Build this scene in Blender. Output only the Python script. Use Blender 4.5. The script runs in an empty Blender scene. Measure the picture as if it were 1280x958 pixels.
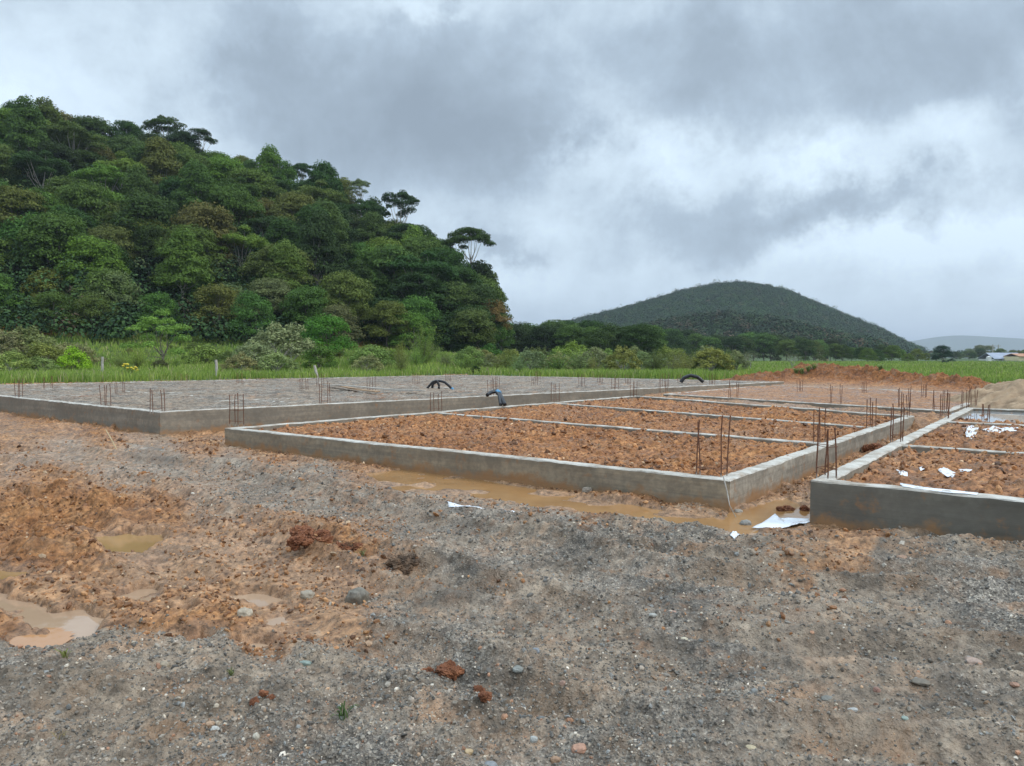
import bpy, math, random
import numpy as np
from mathutils import Vector
R = math.radians
rng = np.random.default_rng(7)
random.seed(7)
scene = bpy.context.scene
COL = scene.collection
F, CXP, CYP, PITCH, EYE = 950.0, 640.0, 479.0, math.atan(32/950), 1.6

# ------------------------------------------------------------------ helpers
def at(px, py, z=0.0):
    u, v = (px-CXP)/F, (CYP-py)/F
    dy = math.cos(PITCH)+v*math.sin(PITCH); dz = -math.sin(PITCH)+v*math.cos(PITCH)
    t = (z-EYE)/dz
    return np.array([u*t, dy*t, z])
def atD(px, py, D):
    u, v = (px-CXP)/F, (CYP-py)/F
    dy = math.cos(PITCH)+v*math.sin(PITCH); dz = -math.sin(PITCH)+v*math.cos(PITCH)
    t = D/dy
    return np.array([u*t, D, EYE+dz*t])

def h2(ix, iy, seed):
    with np.errstate(over='ignore'):
        n = (ix.astype(np.int64)*374761393 + iy.astype(np.int64)*668265263 + seed*1442695041) & 0xffffffff
        n = ((n ^ (n >> 13))*1274126177) & 0xffffffff
        n = (n ^ (n >> 16))
        n = (n*2246822519) & 0xffffffff
        n = n ^ (n >> 15)
    return (n & 0xffffff).astype(np.float32)/16777216.0
def vn(x, y, s, seed=0):
    x = x/s; y = y/s
    ix = np.floor(x); iy = np.floor(y); fx = (x-ix); fy = (y-iy)
    fx = fx*fx*(3-2*fx); fy = fy*fy*(3-2*fy)
    a = h2(ix, iy, seed); b = h2(ix+1, iy, seed); c = h2(ix, iy+1, seed); d = h2(ix+1, iy+1, seed)
    return ((a+(b-a)*fx)*(1-fy)+(c+(d-c)*fx)*fy)*2-1
def fbm(x, y, s, n=4, seed=0, g=.5):
    o = 0; a = 1; t = 0
    for i in range(n):
        cx, sx = math.cos(i*.9), math.sin(i*.9)
        o = o+a*vn(x*cx-y*sx, x*sx+y*cx, s, seed+i*17); t += a; a *= g; s *= .5
    return o/t
def worley(x, y, s, seed=0):
    x = x/s; y = y/s
    ix = np.floor(x); iy = np.floor(y)
    best = np.full(x.shape, 9., np.float32); idv = np.zeros(x.shape, np.float32)
    for i in (-1, 0, 1):
        for j in (-1, 0, 1):
            cx, cy = ix+i, iy+j
            px = cx+h2(cx, cy, seed); py = cy+h2(cx, cy, seed+5)
            d = (px-x)**2+(py-y)**2
            m = d < best
            best = np.where(m, d, best); idv = np.where(m, h2(cx, cy, seed+9), idv)
    return np.sqrt(best), idv
def sst(a, b, x):
    t = np.clip((x-a)/(b-a), 0, 1); return t*t*(3-2*t)
def poly_sd(x, y, P):           # signed distance, negative inside
    d = np.full(x.shape, 1e9, np.float32); ins = np.zeros(x.shape, bool)
    n = len(P)
    for i in range(n):
        ax, ay = P[i]; bx, by = P[(i+1) % n]
        ex, ey = bx-ax, by-ay
        t = np.clip(((x-ax)*ex+(y-ay)*ey)/(ex*ex+ey*ey+1e-12), 0, 1)
        d = np.minimum(d, np.hypot(x-ax-t*ex, y-ay-t*ey))
        c = ((ay > y) != (by > y))
        with np.errstate(divide='ignore', invalid='ignore'):
            ins ^= c & (x < (bx-ax)*(y-ay)/((by-ay) if by != ay else 1e-9)+ax)
    return np.where(ins, -d, d)
def line_d(x, y, P):            # distance to an open polyline and the parameter along it
    d = np.full(x.shape, 1e9, np.float32); pr = np.zeros(x.shape, np.float32); sg = np.zeros(x.shape, np.float32)
    L = 0
    for i in range(len(P)-1):
        ax, ay = P[i][:2]; bx, by = P[i+1][:2]
        ex, ey = bx-ax, by-ay; l = math.hypot(ex, ey)
        t = np.clip(((x-ax)*ex+(y-ay)*ey)/(l*l), 0, 1)
        dd = np.hypot(x-ax-t*ex, y-ay-t*ey); m = dd < d
        d = np.where(m, dd, d); pr = np.where(m, L+t*l, pr)
        sg = np.where(m, np.sign((x-ax)*ey-(y-ay)*ex), sg)
        L += l
    return d, pr, sg

def mesh_np(name, V, Fc, mats=(), parent=None, midx=None, smooth=False, attrs=None, link=True):
    """V (n,3); Fc (m,k) or list of such arrays"""
    me = bpy.data.meshes.new(name)
    V = np.asarray(V, np.float32)
    FL = Fc if isinstance(Fc, list) else [Fc]
    FL = [np.asarray(f, np.int32) for f in FL if len(f)]
    nl = sum(f.size for f in FL); nf = sum(len(f) for f in FL)
    me.vertices.add(len(V)); me.vertices.foreach_set('co', V.ravel())
    me.loops.add(nl); me.loops.foreach_set('vertex_index', np.concatenate([f.ravel() for f in FL]))
    tot = np.concatenate([np.full(len(f), f.shape[1], np.int32) for f in FL])
    me.polygons.add(nf)
    me.polygons.foreach_set('loop_start', np.concatenate([[0], np.cumsum(tot)[:-1]]).astype(np.int32))
    me.update(calc_edges=True)
    for m in mats: me.materials.append(m)
    if midx is not None: me.polygons.foreach_set('material_index', np.asarray(midx, np.int32))
    me.polygons.foreach_set('use_smooth', np.full(nf, bool(smooth)))
    for k, a in (attrs or {}).items():
        at_ = me.attributes.new(k, 'FLOAT_COLOR', 'POINT')
        a = np.asarray(a, np.float32)
        if a.shape[1] == 3: a = np.concatenate([a, np.ones((len(a), 1), np.float32)], 1)
        at_.data.foreach_set('color', a.ravel())
    me.update()
    o = bpy.data.objects.new(name, me)
    if link: COL.objects.link(o)
    if parent is not None: o.parent = parent
    return o
def tag(o, label=None, cat=None, group=None, kind=None):
    if label: o['label'] = label
    if cat: o['category'] = cat
    if group: o['group'] = group
    if kind: o['kind'] = kind
    return o
def empty(name, loc=(0, 0, 0), rz=0):
    o = bpy.data.objects.new(name, None); COL.objects.link(o)
    o.location = [float(c) for c in loc]; o.rotation_euler.z = rz; o.empty_display_size = .2
    return o
def copy_tree(o, parent=None):
    c = o.copy(); COL.objects.link(c); c.parent = parent
    for ch in list(o.children): copy_tree(ch, c)
    return c

class MB:                       # collects pieces into one mesh
    def __init__(s): s.V = []; s.Q = []; s.T = []; s.n = 0
    def add(s, V, Q=None, T=None):
        V = np.asarray(V, float)
        if Q is not None and len(Q): s.Q.append(np.asarray(Q)+s.n)
        if T is not None and len(T): s.T.append(np.asarray(T)+s.n)
        s.V.append(V); s.n += len(V); return s
    def tube(s, P, r, k=8, cap=True):
        P = np.asarray(P, float); n = len(P); r = np.broadcast_to(np.asarray(r, float), (n,))
        rings = []
        up = np.array([0, 0, 1.]) if abs(P[-1]-P[0])[2] < .9*np.linalg.norm(P[-1]-P[0]) else np.array([1., 0, 0])
        for i in range(n):
            t = P[min(i+1, n-1)]-P[max(i-1, 0)]; t /= np.linalg.norm(t)+1e-9
            a = np.cross(t, up); a /= np.linalg.norm(a)+1e-9; b = np.cross(a, t)
            th = np.arange(k)*2*math.pi/k
            rings.append(P[i]+r[i]*(np.cos(th)[:, None]*a+np.sin(th)[:, None]*b))
        V = np.concatenate(rings)
        Q = [[i*k+j, i*k+(j+1) % k, (i+1)*k+(j+1) % k, (i+1)*k+j] for i in range(n-1) for j in range(k)]
        T = []
        if cap:
            V = np.concatenate([V, [P[0], P[-1]]])
            for j in range(k):
                T.append([n*k, (j+1) % k, j]); T.append([n*k+1, (n-1)*k+j, (n-1)*k+(j+1) % k])
        return s.add(V, Q, T)
    def box(s, c, d, rz=0):
        c = np.asarray(c, float); x, y, z = [v/2 for v in d]
        V = np.array([[i*x, j*y, k*z] for i in (-1, 1) for j in (-1, 1) for k in (-1, 1)])
        cs, sn = math.cos(rz), math.sin(rz)
        V = np.stack([V[:, 0]*cs-V[:, 1]*sn, V[:, 0]*sn+V[:, 1]*cs, V[:, 2]], 1)+c
        return s.add(V, [[0, 1, 3, 2], [4, 6, 7, 5], [0, 4, 5, 1], [2, 3, 7, 6], [0, 2, 6, 4], [1, 5, 7, 3]])
    def build(s, name, mat, parent=None, smooth=False, attrs=None):
        FL = []
        if s.Q: FL.append(np.concatenate(s.Q))
        if s.T: FL.append(np.concatenate(s.T))
        return mesh_np(name, np.concatenate(s.V), FL, [mat], parent, smooth=smooth, attrs=attrs)

# ------------------------------------------------------------------ materials
class NT:
    def __init__(s, name, rough=.8, spec=.4):
        s.m = bpy.data.materials.new(name); s.m.use_nodes = True
        s.t = s.m.node_tree; s.b = s.t.nodes['Principled BSDF']
        s.b.inputs['Roughness'].default_value = rough
        s.b.inputs['Specular IOR Level'].default_value = spec
    def n(s, ty, **kw):
        nd = s.t.nodes.new(ty)
        for k, v in kw.items():
            if k.startswith('i_'):
                key = k[2:]; key = int(key) if key.isdigit() else key.replace('_', ' ')
                s.set(nd.inputs[key], v)
            else: setattr(nd, k, v)
        return nd
    def set(s, sock, v):
        if isinstance(v, bpy.types.NodeSocket): s.t.links.new(v, sock)
        elif isinstance(v, tuple) and len(v) == 3 and sock.type == 'RGBA': sock.default_value = (*v, 1)
        else: sock.default_value = v
    def noise(s, scale, detail=6, rough=.55, vec=None, dist=0):
        nd = s.n('ShaderNodeTexNoise', i_Scale=scale, i_Detail=detail, i_Roughness=rough, i_Distortion=dist)
        if vec is not None: s.set(nd.inputs['Vector'], vec)
        return nd.outputs['Fac']
    def ramp(s, fac, *stops):
        nd = s.n('ShaderNodeValToRGB'); s.set(nd.inputs[0], fac)
        e = nd.color_ramp.elements
        while len(e) < len(stops): e.new(.5)
        for el, (p, c) in zip(e, stops):
            el.position = p; el.color = (*c, 1) if isinstance(c, tuple) else (c, c, c, 1)
        return nd.outputs[0]
    def math(s, op, a, b=0., clamp=False):
        nd = s.n('ShaderNodeMath', operation=op, use_clamp=clamp); s.set(nd.inputs[0], a); s.set(nd.inputs[1], b)
        return nd.outputs[0]
    def mix(s, fac, a, b, mode='MIX'):
        nd = s.n('ShaderNodeMix', data_type='RGBA', blend_type=mode)
        s.set(nd.inputs[0], fac); s.set(nd.inputs[6], a); s.set(nd.inputs[7], b)
        return nd.outputs[2]
    def obj(s): return s.n('ShaderNodeTexCoord').outputs['Object']
    def pos(s): return s.n('ShaderNodeNewGeometry').outputs['Position']
    def attr(s, name):
        a = s.n('ShaderNodeAttribute', attribute_name=name); return a
    def sep(s, v):
        nd = s.n('ShaderNodeSeparateXYZ'); s.set(nd.inputs[0], v); return nd.outputs
    def bump(s, h, strength=.5, dist=.01, prev=None):
        nd = s.n('ShaderNodeBump', i_Strength=strength, i_Distance=dist, i_Height=h)
        if prev is not None: s.set(nd.inputs['Normal'], prev)
        return nd.outputs[0]
    def out(s, col=None, rough=None, normal=None):
        if col is not None: s.set(s.b.inputs['Base Color'], col)
        if rough is not None: s.set(s.b.inputs['Roughness'], rough)
        if normal is not None: s.set(s.b.inputs['Normal'], normal)
        return s.m

def mat_ground():
    t = NT('earth', .7, .35); p = t.pos()
    z = t.attr('zone'); g, w, v = t.sep(z.outputs['Vector'])
    n1 = t.noise(1.3, 8, .6, p); n2 = t.noise(7, 8, .62, p); n3 = t.noise(45, 5, .65, p)
    mud = t.ramp(t.math('ADD', t.math('MULTIPLY', n1, .5), t.math('MULTIPLY', n2, .5)),
                 (.32, (.13, .052, .018)), (.45, (.31, .138, .048)), (.56, (.47, .228, .085)), (.68, (.60, .345, .165)))
    mud = t.mix(t.ramp(n3, (.35, .55), (.65, 0.)), mud, (.12, .062, .038), 'MIX')
    pale = t.ramp(n2, (.3, (.40, .30, .21)), (.7, (.62, .49, .37)))
    mud = t.mix(t.math('MULTIPLY', w, .5), mud, pale)
    # grey gravel: stones a few millimetres to centimetres across in silty fines
    vo = t.n('ShaderNodeTexVoronoi', i_Scale=95.); t.set(vo.inputs['Vector'], p); vo.inputs['Randomness'].default_value = 1
    vb = t.n('ShaderNodeTexVoronoi', i_Scale=38.); t.set(vb.inputs['Vector'], p)
    cs = t.sep(vo.outputs['Color'])
    gr = t.ramp(cs[0], (0, (.11, .10, .09)), (.35, (.20, .18, .158)), (.7, (.29, .26, .22)), (.88, (.42, .365, .30)), (1, (.60, .54, .45)))
    fines = t.ramp(n2, (.3, (.195, .150, .112)), (.7, (.40, .31, .225)))
    gmix = t.math('ADD', t.math('MULTIPLY', n3, .35), t.math('MULTIPLY', t.noise(.75, 8, .62, p), .9))
    gr = t.mix(t.math('ADD', t.ramp(gmix, (.52, .1), (.68, .95)), t.math('MULTIPLY', w, .4), True), gr, fines)
    gr = t.mix(1., gr, t.ramp(t.noise(1.6, 8, .66, p, .4), (.40, .58), (.52, 1.), (.64, 1.18)), 'MULTIPLY')
    gr = t.mix(t.ramp(t.noise(2.1, 7, .6, p), (.54, 0.), (.68, .7)), gr, (.42, .245, .14))
    rdc = t.ramp(t.math('ADD', t.math('MULTIPLY', n2, .6), t.math('MULTIPLY', n1, .4)), (.32, (.11, .036, .013)), (.5, (.34, .128, .042)), (.68, (.52, .240, .095)))
    mud = t.mix(t.math('MULTIPLY', z.outputs['Alpha'], .9), mud, rdc)
    mud = t.mix(1., mud, t.ramp(z.outputs['Alpha'], (.65, 1.), (1., .72)), 'MULTIPLY')
    n4 = t.noise(17, 7, .7, p)
    mud = t.mix(1., mud, t.ramp(n4, (.36, .32), (.5, .92), (.62, 1.35)), 'MULTIPLY')
    gr = t.mix(1., gr, t.ramp(n4, (.36, .55), (.5, .95), (.62, 1.2)), 'MULTIPLY')
    gm = t.math('ADD', t.math('ADD', g, t.math('MULTIPLY', t.math('SUBTRACT', n2, .5), 1.1)), t.math('MULTIPLY', t.math('SUBTRACT', n1, .5), .8))
    gm = t.ramp(gm, (.36, 0.), (.62, 1.))
    c = t.mix(gm, mud, gr)
    gc = t.ramp(t.noise(.35, 8, .65, p), (.35, (.040, .075, .018)), (.65, (.085, .12, .035)))
    vm = t.ramp(t.math('ADD', v, t.math('MULTIPLY', t.math('SUBTRACT', t.noise(.9, 6, .6, p), .5), .5)), (.4, 0.), (.6, 1.))
    c = t.mix(vm, c, gc)
    film = t.ramp(t.math('ADD', t.noise(2.4, 5, .55, p, .6), t.math('MULTIPLY', w, .10)), (.56, 0.), (.63, 1.))
    film = t.math('MULTIPLY', film, t.math('SUBTRACT', 1., vm))
    c = t.mix(t.math('MULTIPLY', film, .35), c, (.22, .13, .07))
    r = t.ramp(t.math('ADD', t.math('MULTIPLY', n1, .7), t.math('MULTIPLY', w, -.30)), (.1, .30), (.45, .74))
    t.set(t.b.inputs['Specular IOR Level'], t.math('ADD', .12, t.math('MULTIPLY', w, .32)))
    b = t.bump(n4, .7, .025); b = t.bump(n3, .7, .012, b)
    b = t.bump(t.math('MULTIPLY', vo.outputs['Distance'], gm), .5, .012, b)
    b = t.bump(t.math('MULTIPLY', vb.outputs['Distance'], gm), .35, .02, b)
    r = t.math('MULTIPLY', r, t.math('SUBTRACT', 1., t.math('MULTIPLY', film, .62)))
    return t.out(c, r, b)
def mat_concrete():
    t = NT('formed_concrete', .82, .3); p = t.pos()
    x, y, z = t.sep(p)
    n1 = t.noise(1.7, 8, .6, p); n2 = t.noise(14, 6, .6, p)
    oc = t.n('ShaderNodeObjectInfo').outputs['Color']
    c = t.ramp(n1, (.3, .60), (.7, 1.15))
    c = t.mix(1., c, oc, 'MULTIPLY')
    c = t.mix(t.ramp(n2, (.4, .35), (.62, 0.)), c, (.10, .09, .075))
    # board-height bands left by the formwork
    bw = t.n('ShaderNodeCombineXYZ'); t.set(bw.inputs[2], t.math('MULTIPLY', z, 9.)); t.set(bw.inputs[0], t.math('MULTIPLY', x, .25)); t.set(bw.inputs[1], t.math('MULTIPLY', y, .25))
    band = t.noise(1., 4, .6, bw.outputs[0])
    c = t.mix(t.ramp(band, (.45, .4), (.55, 0.)), c, (.15, .135, .11))
    # mud splashed up from the ground
    sp = t.math('SUBTRACT', t.math('ADD', .17, t.math('MULTIPLY', t.math('SUBTRACT', t.noise(2.6, 7, .7, p), .5), .55)), z)
    c = t.mix(t.ramp(sp, (.0, 0.), (.10, .85)), c, (.33, .175, .075))
    c = t.mix(t.ramp(t.noise(5, 7, .7, p), (.58, 0.), (.68, .6)), c, (.32, .16, .07))
    b = t.bump(n2, .35, .008); b = t.bump(band, .5, .012, b)
    return t.out(c, t.ramp(n1, (.3, .55), (.7, .9)), b)
def mat_laitance():
    t = NT('rough_concrete_top', .9, .3); p = t.pos()
    n1 = t.noise(4, 8, .65, p); n2 = t.noise(30, 6, .65, p)
    c = t.ramp(n1, (.30, (.28, .23, .175)), (.46, (.44, .40, .345)), (.64, (.62, .59, .53)))
    c = t.mix(t.ramp(t.noise(2.2, 6, .7, p), (.55, 0.), (.72, .7)), c, (.36, .23, .14))
    b = t.bump(n2, .8, .012)
    return t.out(c, .9, b)
def mat_simple(name, c0, c1, scale=8, rough=.7, bump=.3, bd=.01, spec=.4, coord='obj', metallic=0):
    t = NT(name, rough, spec); p = t.obj() if coord == 'obj' else t.pos()
    n = t.noise(scale, 6, .6, p)
    t.b.inputs['Metallic'].default_value = metallic
    return t.out(t.ramp(n, (.32, c0), (.68, c1)), None, t.bump(n, bump, bd) if bump else None)
def mat_leaf(name='leaf', trans=.25):
    t = NT(name, .7, .12); p = t.pos()
    oc = t.n('ShaderNodeObjectInfo').outputs['Color']
    n = t.noise(.9, 4, .6, p); n2 = t.noise(6, 3, .6, p)
    c = t.mix(1., t.ramp(n, (.3, (.75, .80, .70)), (.7, (1.75, 1.7, 1.35))), oc, 'MULTIPLY')
    c = t.mix(1., c, t.ramp(n2, (.3, .6), (.7, 1.4)), 'MULTIPLY')
    t.out(c)
    tr = t.n('ShaderNodeBsdfTranslucent'); t.set(tr.inputs[0], c)
    ms = t.n('ShaderNodeMixShader'); ms.inputs[0].default_value = trans
    t.t.links.new(t.b.outputs[0], ms.inputs[1]); t.t.links.new(tr.outputs[0], ms.inputs[2])
    t.t.links.new(ms.outputs[0], t.t.nodes['Material Output'].inputs[0])
    return t.m
def mat_rebar():
    t = NT('rusty_steel', .75, .4); p = t.obj(); z = t.sep(p)[2]
    c = t.ramp(t.noise(25, 5, .6, p), (.3, (.07, .03, .02)), (.7, (.21, .088, .045)))
    sp = t.math('ADD', z, t.math('MULTIPLY', t.noise(9, 4, .6, p), .12))
    c = t.mix(t.ramp(sp, (.08, .8), (.13, 0.)), c, (.42, .38, .33))
    return t.out(c)
def mat_water(name, c0, c1, rough=.04, scale=1.5):
    t = NT(name, rough, .5); p = t.pos()
    t.b.inputs['IOR'].default_value = 1.33
    c = t.ramp(t.noise(scale, 5, .6, p), (.3, c0), (.7, c1))
    return t.out(c, None, t.bump(t.noise(9, 3, .5, p), .06, .01))
def mat_sheet():
    t = NT('white_plastic', .35, .4); p = t.obj()
    c = t.ramp(t.noise(5, 6, .6, p), (.3, (.70, .71, .74)), (.6, (.90, .91, .94)))
    c = t.mix(t.ramp(t.noise(11, 7, .7, p), (.56, 0.), (.66, .8)), c, (.42, .26, .15))
    return t.out(c, None, t.bump(t.noise(14, 4, .6, p, 1.), .7, .02))
def mat_attr(name, rough=.6):
    t = NT(name, rough, .4); a = t.attr('tint')
    n = t.noise(60, 4, .6, t.pos())
    c = t.mix(1., a.outputs['Color'], t.ramp(n, (.3, .7), (.7, 1.2)), 'MULTIPLY')
    return t.out(c, None, t.bump(n, .3, .004))

M = dict(
    ground=mat_ground(), conc=mat_concrete(), top=mat_laitance(), leaf=mat_leaf(), rebar=mat_rebar(),
    bark=mat_simple('bark', (.10, .08, .06), (.24, .21, .17), 6, .9, .5, .03),
    palebark=mat_simple('pale_bark', (.26, .24, .21), (.42, .39, .34), 4, .9, .4, .02),
    brownwater=mat_water('muddy_water', (.30, .155, .06), (.42, .235, .10), .06),
    ochrewater=mat_water('ochre_water', (.30, .175, .07), (.38, .235, .10), .1),
    clearwater=mat_water('clay_water', (.35, .225, .14), (.44, .30, .20), .03),
    orangewater=mat_water('orange_water', (.38, .18, .075), (.46, .24, .11), .05),
    greywater=mat_water('grey_water', (.30, .30, .30), (.38, .38, .38), .02),
    clod=mat_simple('red_clay', (.13, .045, .022), (.34, .135, .06), 22, .85, 1., .05),
    darkclod=mat_simple('dark_mud', (.05, .035, .024), (.20, .12, .07), 22, .8, 1., .05),
    sand=mat_simple('sandy_gravel', (.22, .14, .08), (.44, .31, .195), 2.2, .9, .8, .05, coord='pos'),
    wood=mat_simple('raw_timber', (.30, .18, .10), (.50, .33, .20), 6, .8, .3, .01),
    oldwood=mat_simple('weathered_timber', (.33, .30, .26), (.52, .49, .44), 8, .9, .4, .02),
    hose=mat_simple('black_plastic', (.012, .012, .014), (.025, .026, .03), 8, .35, .2, .004),
    blue=mat_simple('blue_plastic', (.05, .20, .38), (.09, .30, .48), 8, .4, .1),
    yellow=mat_simple('yellow_plastic', (.62, .48, .10), (.75, .60, .2), 8, .5, .1),
    plastic=mat_sheet(),
    straw=mat_simple('dry_straw', (.42, .32, .18), (.62, .52, .33), 8, .8, 0),
    stone=mat_attr('stone', .5),
    pebble=mat_attr('gravel_stone', .55),
    roof=mat_simple('metal_roof', (.26, .29, .36), (.34, .37, .44), .5, .4, 0),
    tile=mat_simple('clay_roof', (.40, .20, .11), (.52, .28, .17), 1, .8, 0),
    wall=mat_simple('white_wall', (.60, .60, .58), (.75, .75, .72), 1, .8, 0),
    ywall=mat_simple('cream_wall', (.70, .58, .34), (.78, .66, .42), 1, .8, 0),
    dark=mat_simple('dark_opening', (.03, .03, .035), (.05, .05, .055), 1, .6, 0),
    flower=mat_simple('yellow_petals', (.55, .40, .03), (.75, .6, .06), 8, .7, 0),
    mount=mat_simple('distant_slope', (.05, .08, .05), (.09, .12, .07), .004, .9, 0, coord='pos'),
)

# ------------------------------------------------------------------ plan of the site
ZM, ZL, ZR, ZF = .36, .53, .465, .40
q = lambda *a: [tuple(at(x, y, z)[:2]) for x, y, z in a]
MID = q((281, 535, ZM), (912, 600, ZM), (1143, 520, ZM), (795, 494.6, ZM))
RIG = q((1013, 600, ZR), (1280, 626, ZR), (1207, 509.5, ZR))
a_, b_, d_ = [np.array(p) for p in RIG]
wdir = (b_-a_)/np.linalg.norm(b_-a_)
RIG = [tuple(a_), tuple(a_+wdir*8), tuple(d_+wdir*8), tuple(d_)]
LEF = q((200, 515, ZL), (980, 477.3, ZL)); l0, l1 = [np.array(p) for p in LEF]
lu = (np.array(at(0, 495, ZL)[:2])-l0); lu /= np.linalg.norm(lu)
LEF = [tuple(l0), tuple(l1), tuple(l1+lu*20), tuple(l0+lu*20)]
FAR = q((829, 492.5, ZF), (1188, 514, ZF)); f0, f1 = [np.array(p) for p in FAR]
fd = np.array([math.sin(R(37.5)), math.cos(R(37.5))])
FAR = [tuple(f0), tuple(f1), tuple(f1+fd*10), tuple(f0+fd*10)]
def inset(Q, w):
    Q = [np.array(p) for p in Q]; n = len(Q); out = []
    for i in range(n):
        e0 = Q[i]-Q[i-1]; e1 = Q[(i+1) % n]-Q[i]
        n0 = np.array([-e0[1], e0[0]])/np.linalg.norm(e0); n1 = np.array([-e1[1], e1[0]])/np.linalg.norm(e1)
        A = np.array([n0, n1]); rhs = np.array([n0@Q[i]+w, n1@Q[i]+w])
        out.append(tuple(np.linalg.solve(A, rhs)))
    return out
BW = .17
GAPFILL = [tuple(at(1150, 524, .3)[:2]), tuple(at(1215, 524, .3)[:2]), tuple(at(1240, 500, .3)[:2]), tuple(at(1225, 486, .3)[:2]), tuple(at(990, 478, .3)[:2]), tuple(at(850, 486, .3)[:2]), tuple(at(800, 495, .3)[:2])]
SITE = [(-70, -70), (70, -70), (45, 3), (20.5, 22), (19, 29), (17, 33.5), (14.8, 36), (12.5, 36.5), (11.3, 35), (-3.6, 48.6), (-12, 41), (-25, 30), (-70, 8)]
RIDGE = [(11.6, 36.2), (14, 36.6), (16.2, 34.2), (18.2, 29.2), (19.6, 24.5), (24, 18)]
# puddles: polygon in photo pixels, water level, name of its water
def wp(pts, z=.0): return [tuple(at(x, y, z)[:2]) for x, y in pts]
PUD = [
 ('channel', [(455, 592), (520, 586), (600, 600), (700, 617), (800, 634), (905, 650), (925, 636), (985, 622), (1013, 640), (1012, 656), (975, 664), (930, 672), (880, 664), (820, 657), (770, 650), (700, 640), (640, 628), (590, 622), (530, 621), (480, 612)], .025, 'brownwater'),
 ('ochre', [(112, 672), (160, 667), (205, 669), (212, 680), (180, 692), (135, 697)], .0, 'ochrewater'),
 ('edge', [(-60, 714), (0, 713), (30, 716), (34, 724), (0, 731), (-60, 732)], .0, 'ochrewater'),
 ('sky', [(-40, 738), (6, 742), (34, 757), (58, 770), (92, 766), (129, 774), (131, 788), (112, 800), (92, 806), (62, 815), (38, 818), (48, 806), (70, 797), (52, 788), (30, 776), (10, 764), (-40, 752)], -.012, 'clearwater'),
 ('small', [(148, 746), (176, 741), (203, 744), (196, 753), (168, 757)], .0, 'clearwater'),
 ('pale', [(298, 748), (330, 744), (364, 750), (360, 758), (322, 760)], .0, 'clearwater'),
 ('orange', [(206, 764), (240, 762), (252, 767), (228, 772), (208, 770)], .0, 'orangewater'),
 ('orange2', [(34, 798), (54, 793), (64, 799), (52, 808), (36, 808)], .0, 'orangewater'),
 ('pink', [(330, 774), (352, 771), (366, 778), (352, 786), (334, 783)], .0, 'clearwater'),
 ('silt', [(292, 806), (318, 803), (340, 808), (322, 813), (298, 812)], .005, 'clearwater'),
 ('trickle', [(236, 802), (252, 798), (268, 803), (256, 809), (240, 809)], .0, 'orangewater'),
 ('amber', [(462, 686), (485, 682), (497, 688), (482, 694), (466, 692)], .02, 'ochrewater'),
]
PUDP = [(n, wp(p, z), z, m) for n, p, z, m in PUD]
zr = ZR-.06
PUDR = [
 ('bay_back', wp([(1196, 517), (1225, 513.5), (1262, 514.5), (1330, 519), (1330, 532), (1250, 528.5), (1215, 525)], zr), zr, 'greywater'),
]
# ground character anchored to spots on the site: gravel share, pale wet silt, lumpiness
ANC = [(60, 525, .02, .1, .8), (-80, 520, .05, .1, .6), (120, 548, .05, .1, 1), (250, 556, .1, .2, .7), (0, 555, .2, .3, .5), (90, 566, .5, .9, .12), (200, 578, .6, .9, .12), (300, 588, .62, .8, .15),
 (340, 570, .2, .3, .5), (400, 592, .6, .6, .2), (470, 628, .5, .5, .3), (150, 600, .42, .9, .15), (30, 585, .35, .7, .3), (60, 612, .1, .2, .7), (50, 645, 0, .05, 1), (130, 645, 0, .05, 1), (200, 650, .1, .2, .8),
 (260, 620, .5, .8, .2), (330, 625, .62, .75, .15), (410, 648, .62, .7, .15), (350, 670, .3, .4, .5), (50, 690, 0, .05, 1), (90, 700, 0, .1, 1), (250, 700, .05, .6, .5), (330, 705, .05, .6, .5), (160, 715, .05, .6, .5), (60, 745, 0, .4, .8), (190, 770, 0, .3, .9),
 (270, 790, 0, .1, 1), (330, 770, .15, .5, .6), (380, 735, .15, .6, .4), (430, 790, .2, .5, .4), (20, 790, 0, .2, .8), (350, 805, .2, .5, .4), (390, 815, .5, .4, .3), (100, 835, .95, 0, .6), (0, 850, 1, 0, .6), (250, 835, .95, .0, .6), (380, 850, .95, .0, .6), (100, 920, 1, .05, .5), (350, 930, 1, .1, .5),
 (520, 660, .7, .7, .15), (600, 660, .7, .6, .3), (700, 690, .92, .1, .6), (560, 705, .8, .1, .8), (430, 695, .2, .1, .8), (500, 735, .42, .6, .3), (600, 765, .68, .7, .15), (520, 790, .8, .3, .3), (700, 740, .95, .1, .4), (760, 800, .62, .6, .25), (620, 850, .95, .1, .5), (550, 900, 1, .1, .5), (800, 900, .9, .3, .3),
 (950, 800, .66, .6, .2), (1000, 880, .75, .4, .25), (1200, 880, .8, .4, .25), (1200, 760, .9, .2, .25), (1100, 720, .9, .3, .25), (1050, 690, .2, .4, .4), (1150, 700, .8, .2, .3), (990, 690, .4, .4, .4), (1240, 700, 1, 0, .4), (870, 705, .95, .05, .5), (800, 675, .92, .1, .7), (650, 650, .5, .5, .3), (740, 640, .15, .3, .9), (790, 640, .1, .2, .8),
 (920, 690, .7, .3, .4), (990, 610, .02, .3, .8), (1000, 640, .02, .4, .6), (960, 640, .1, .6, .4), (1060, 590, .02, .2, .9), (1120, 540, .02, .3, .8), (600, 608, .05, .5, .3), (450, 585, .05, .2, .7), (350, 560, .02, .1, .6), (640, 590, .02, .3, .5), (1000, 490, .0, .5, .3), (1100, 490, .0, .5, .3), (1200, 495, .0, .3, .4), (800, 480, 0, .2, .5), (500, 470, .1, .2, .5), (1400, 700, 1, 0, .3), (1400, 900, 1, .1, .3), (-150, 900, 1, 0, .5), (-200, 700, .1, .3, .8), (-300, 560, .3, .3, .5)]
ANC = np.array(ANC, np.float32)
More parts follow.
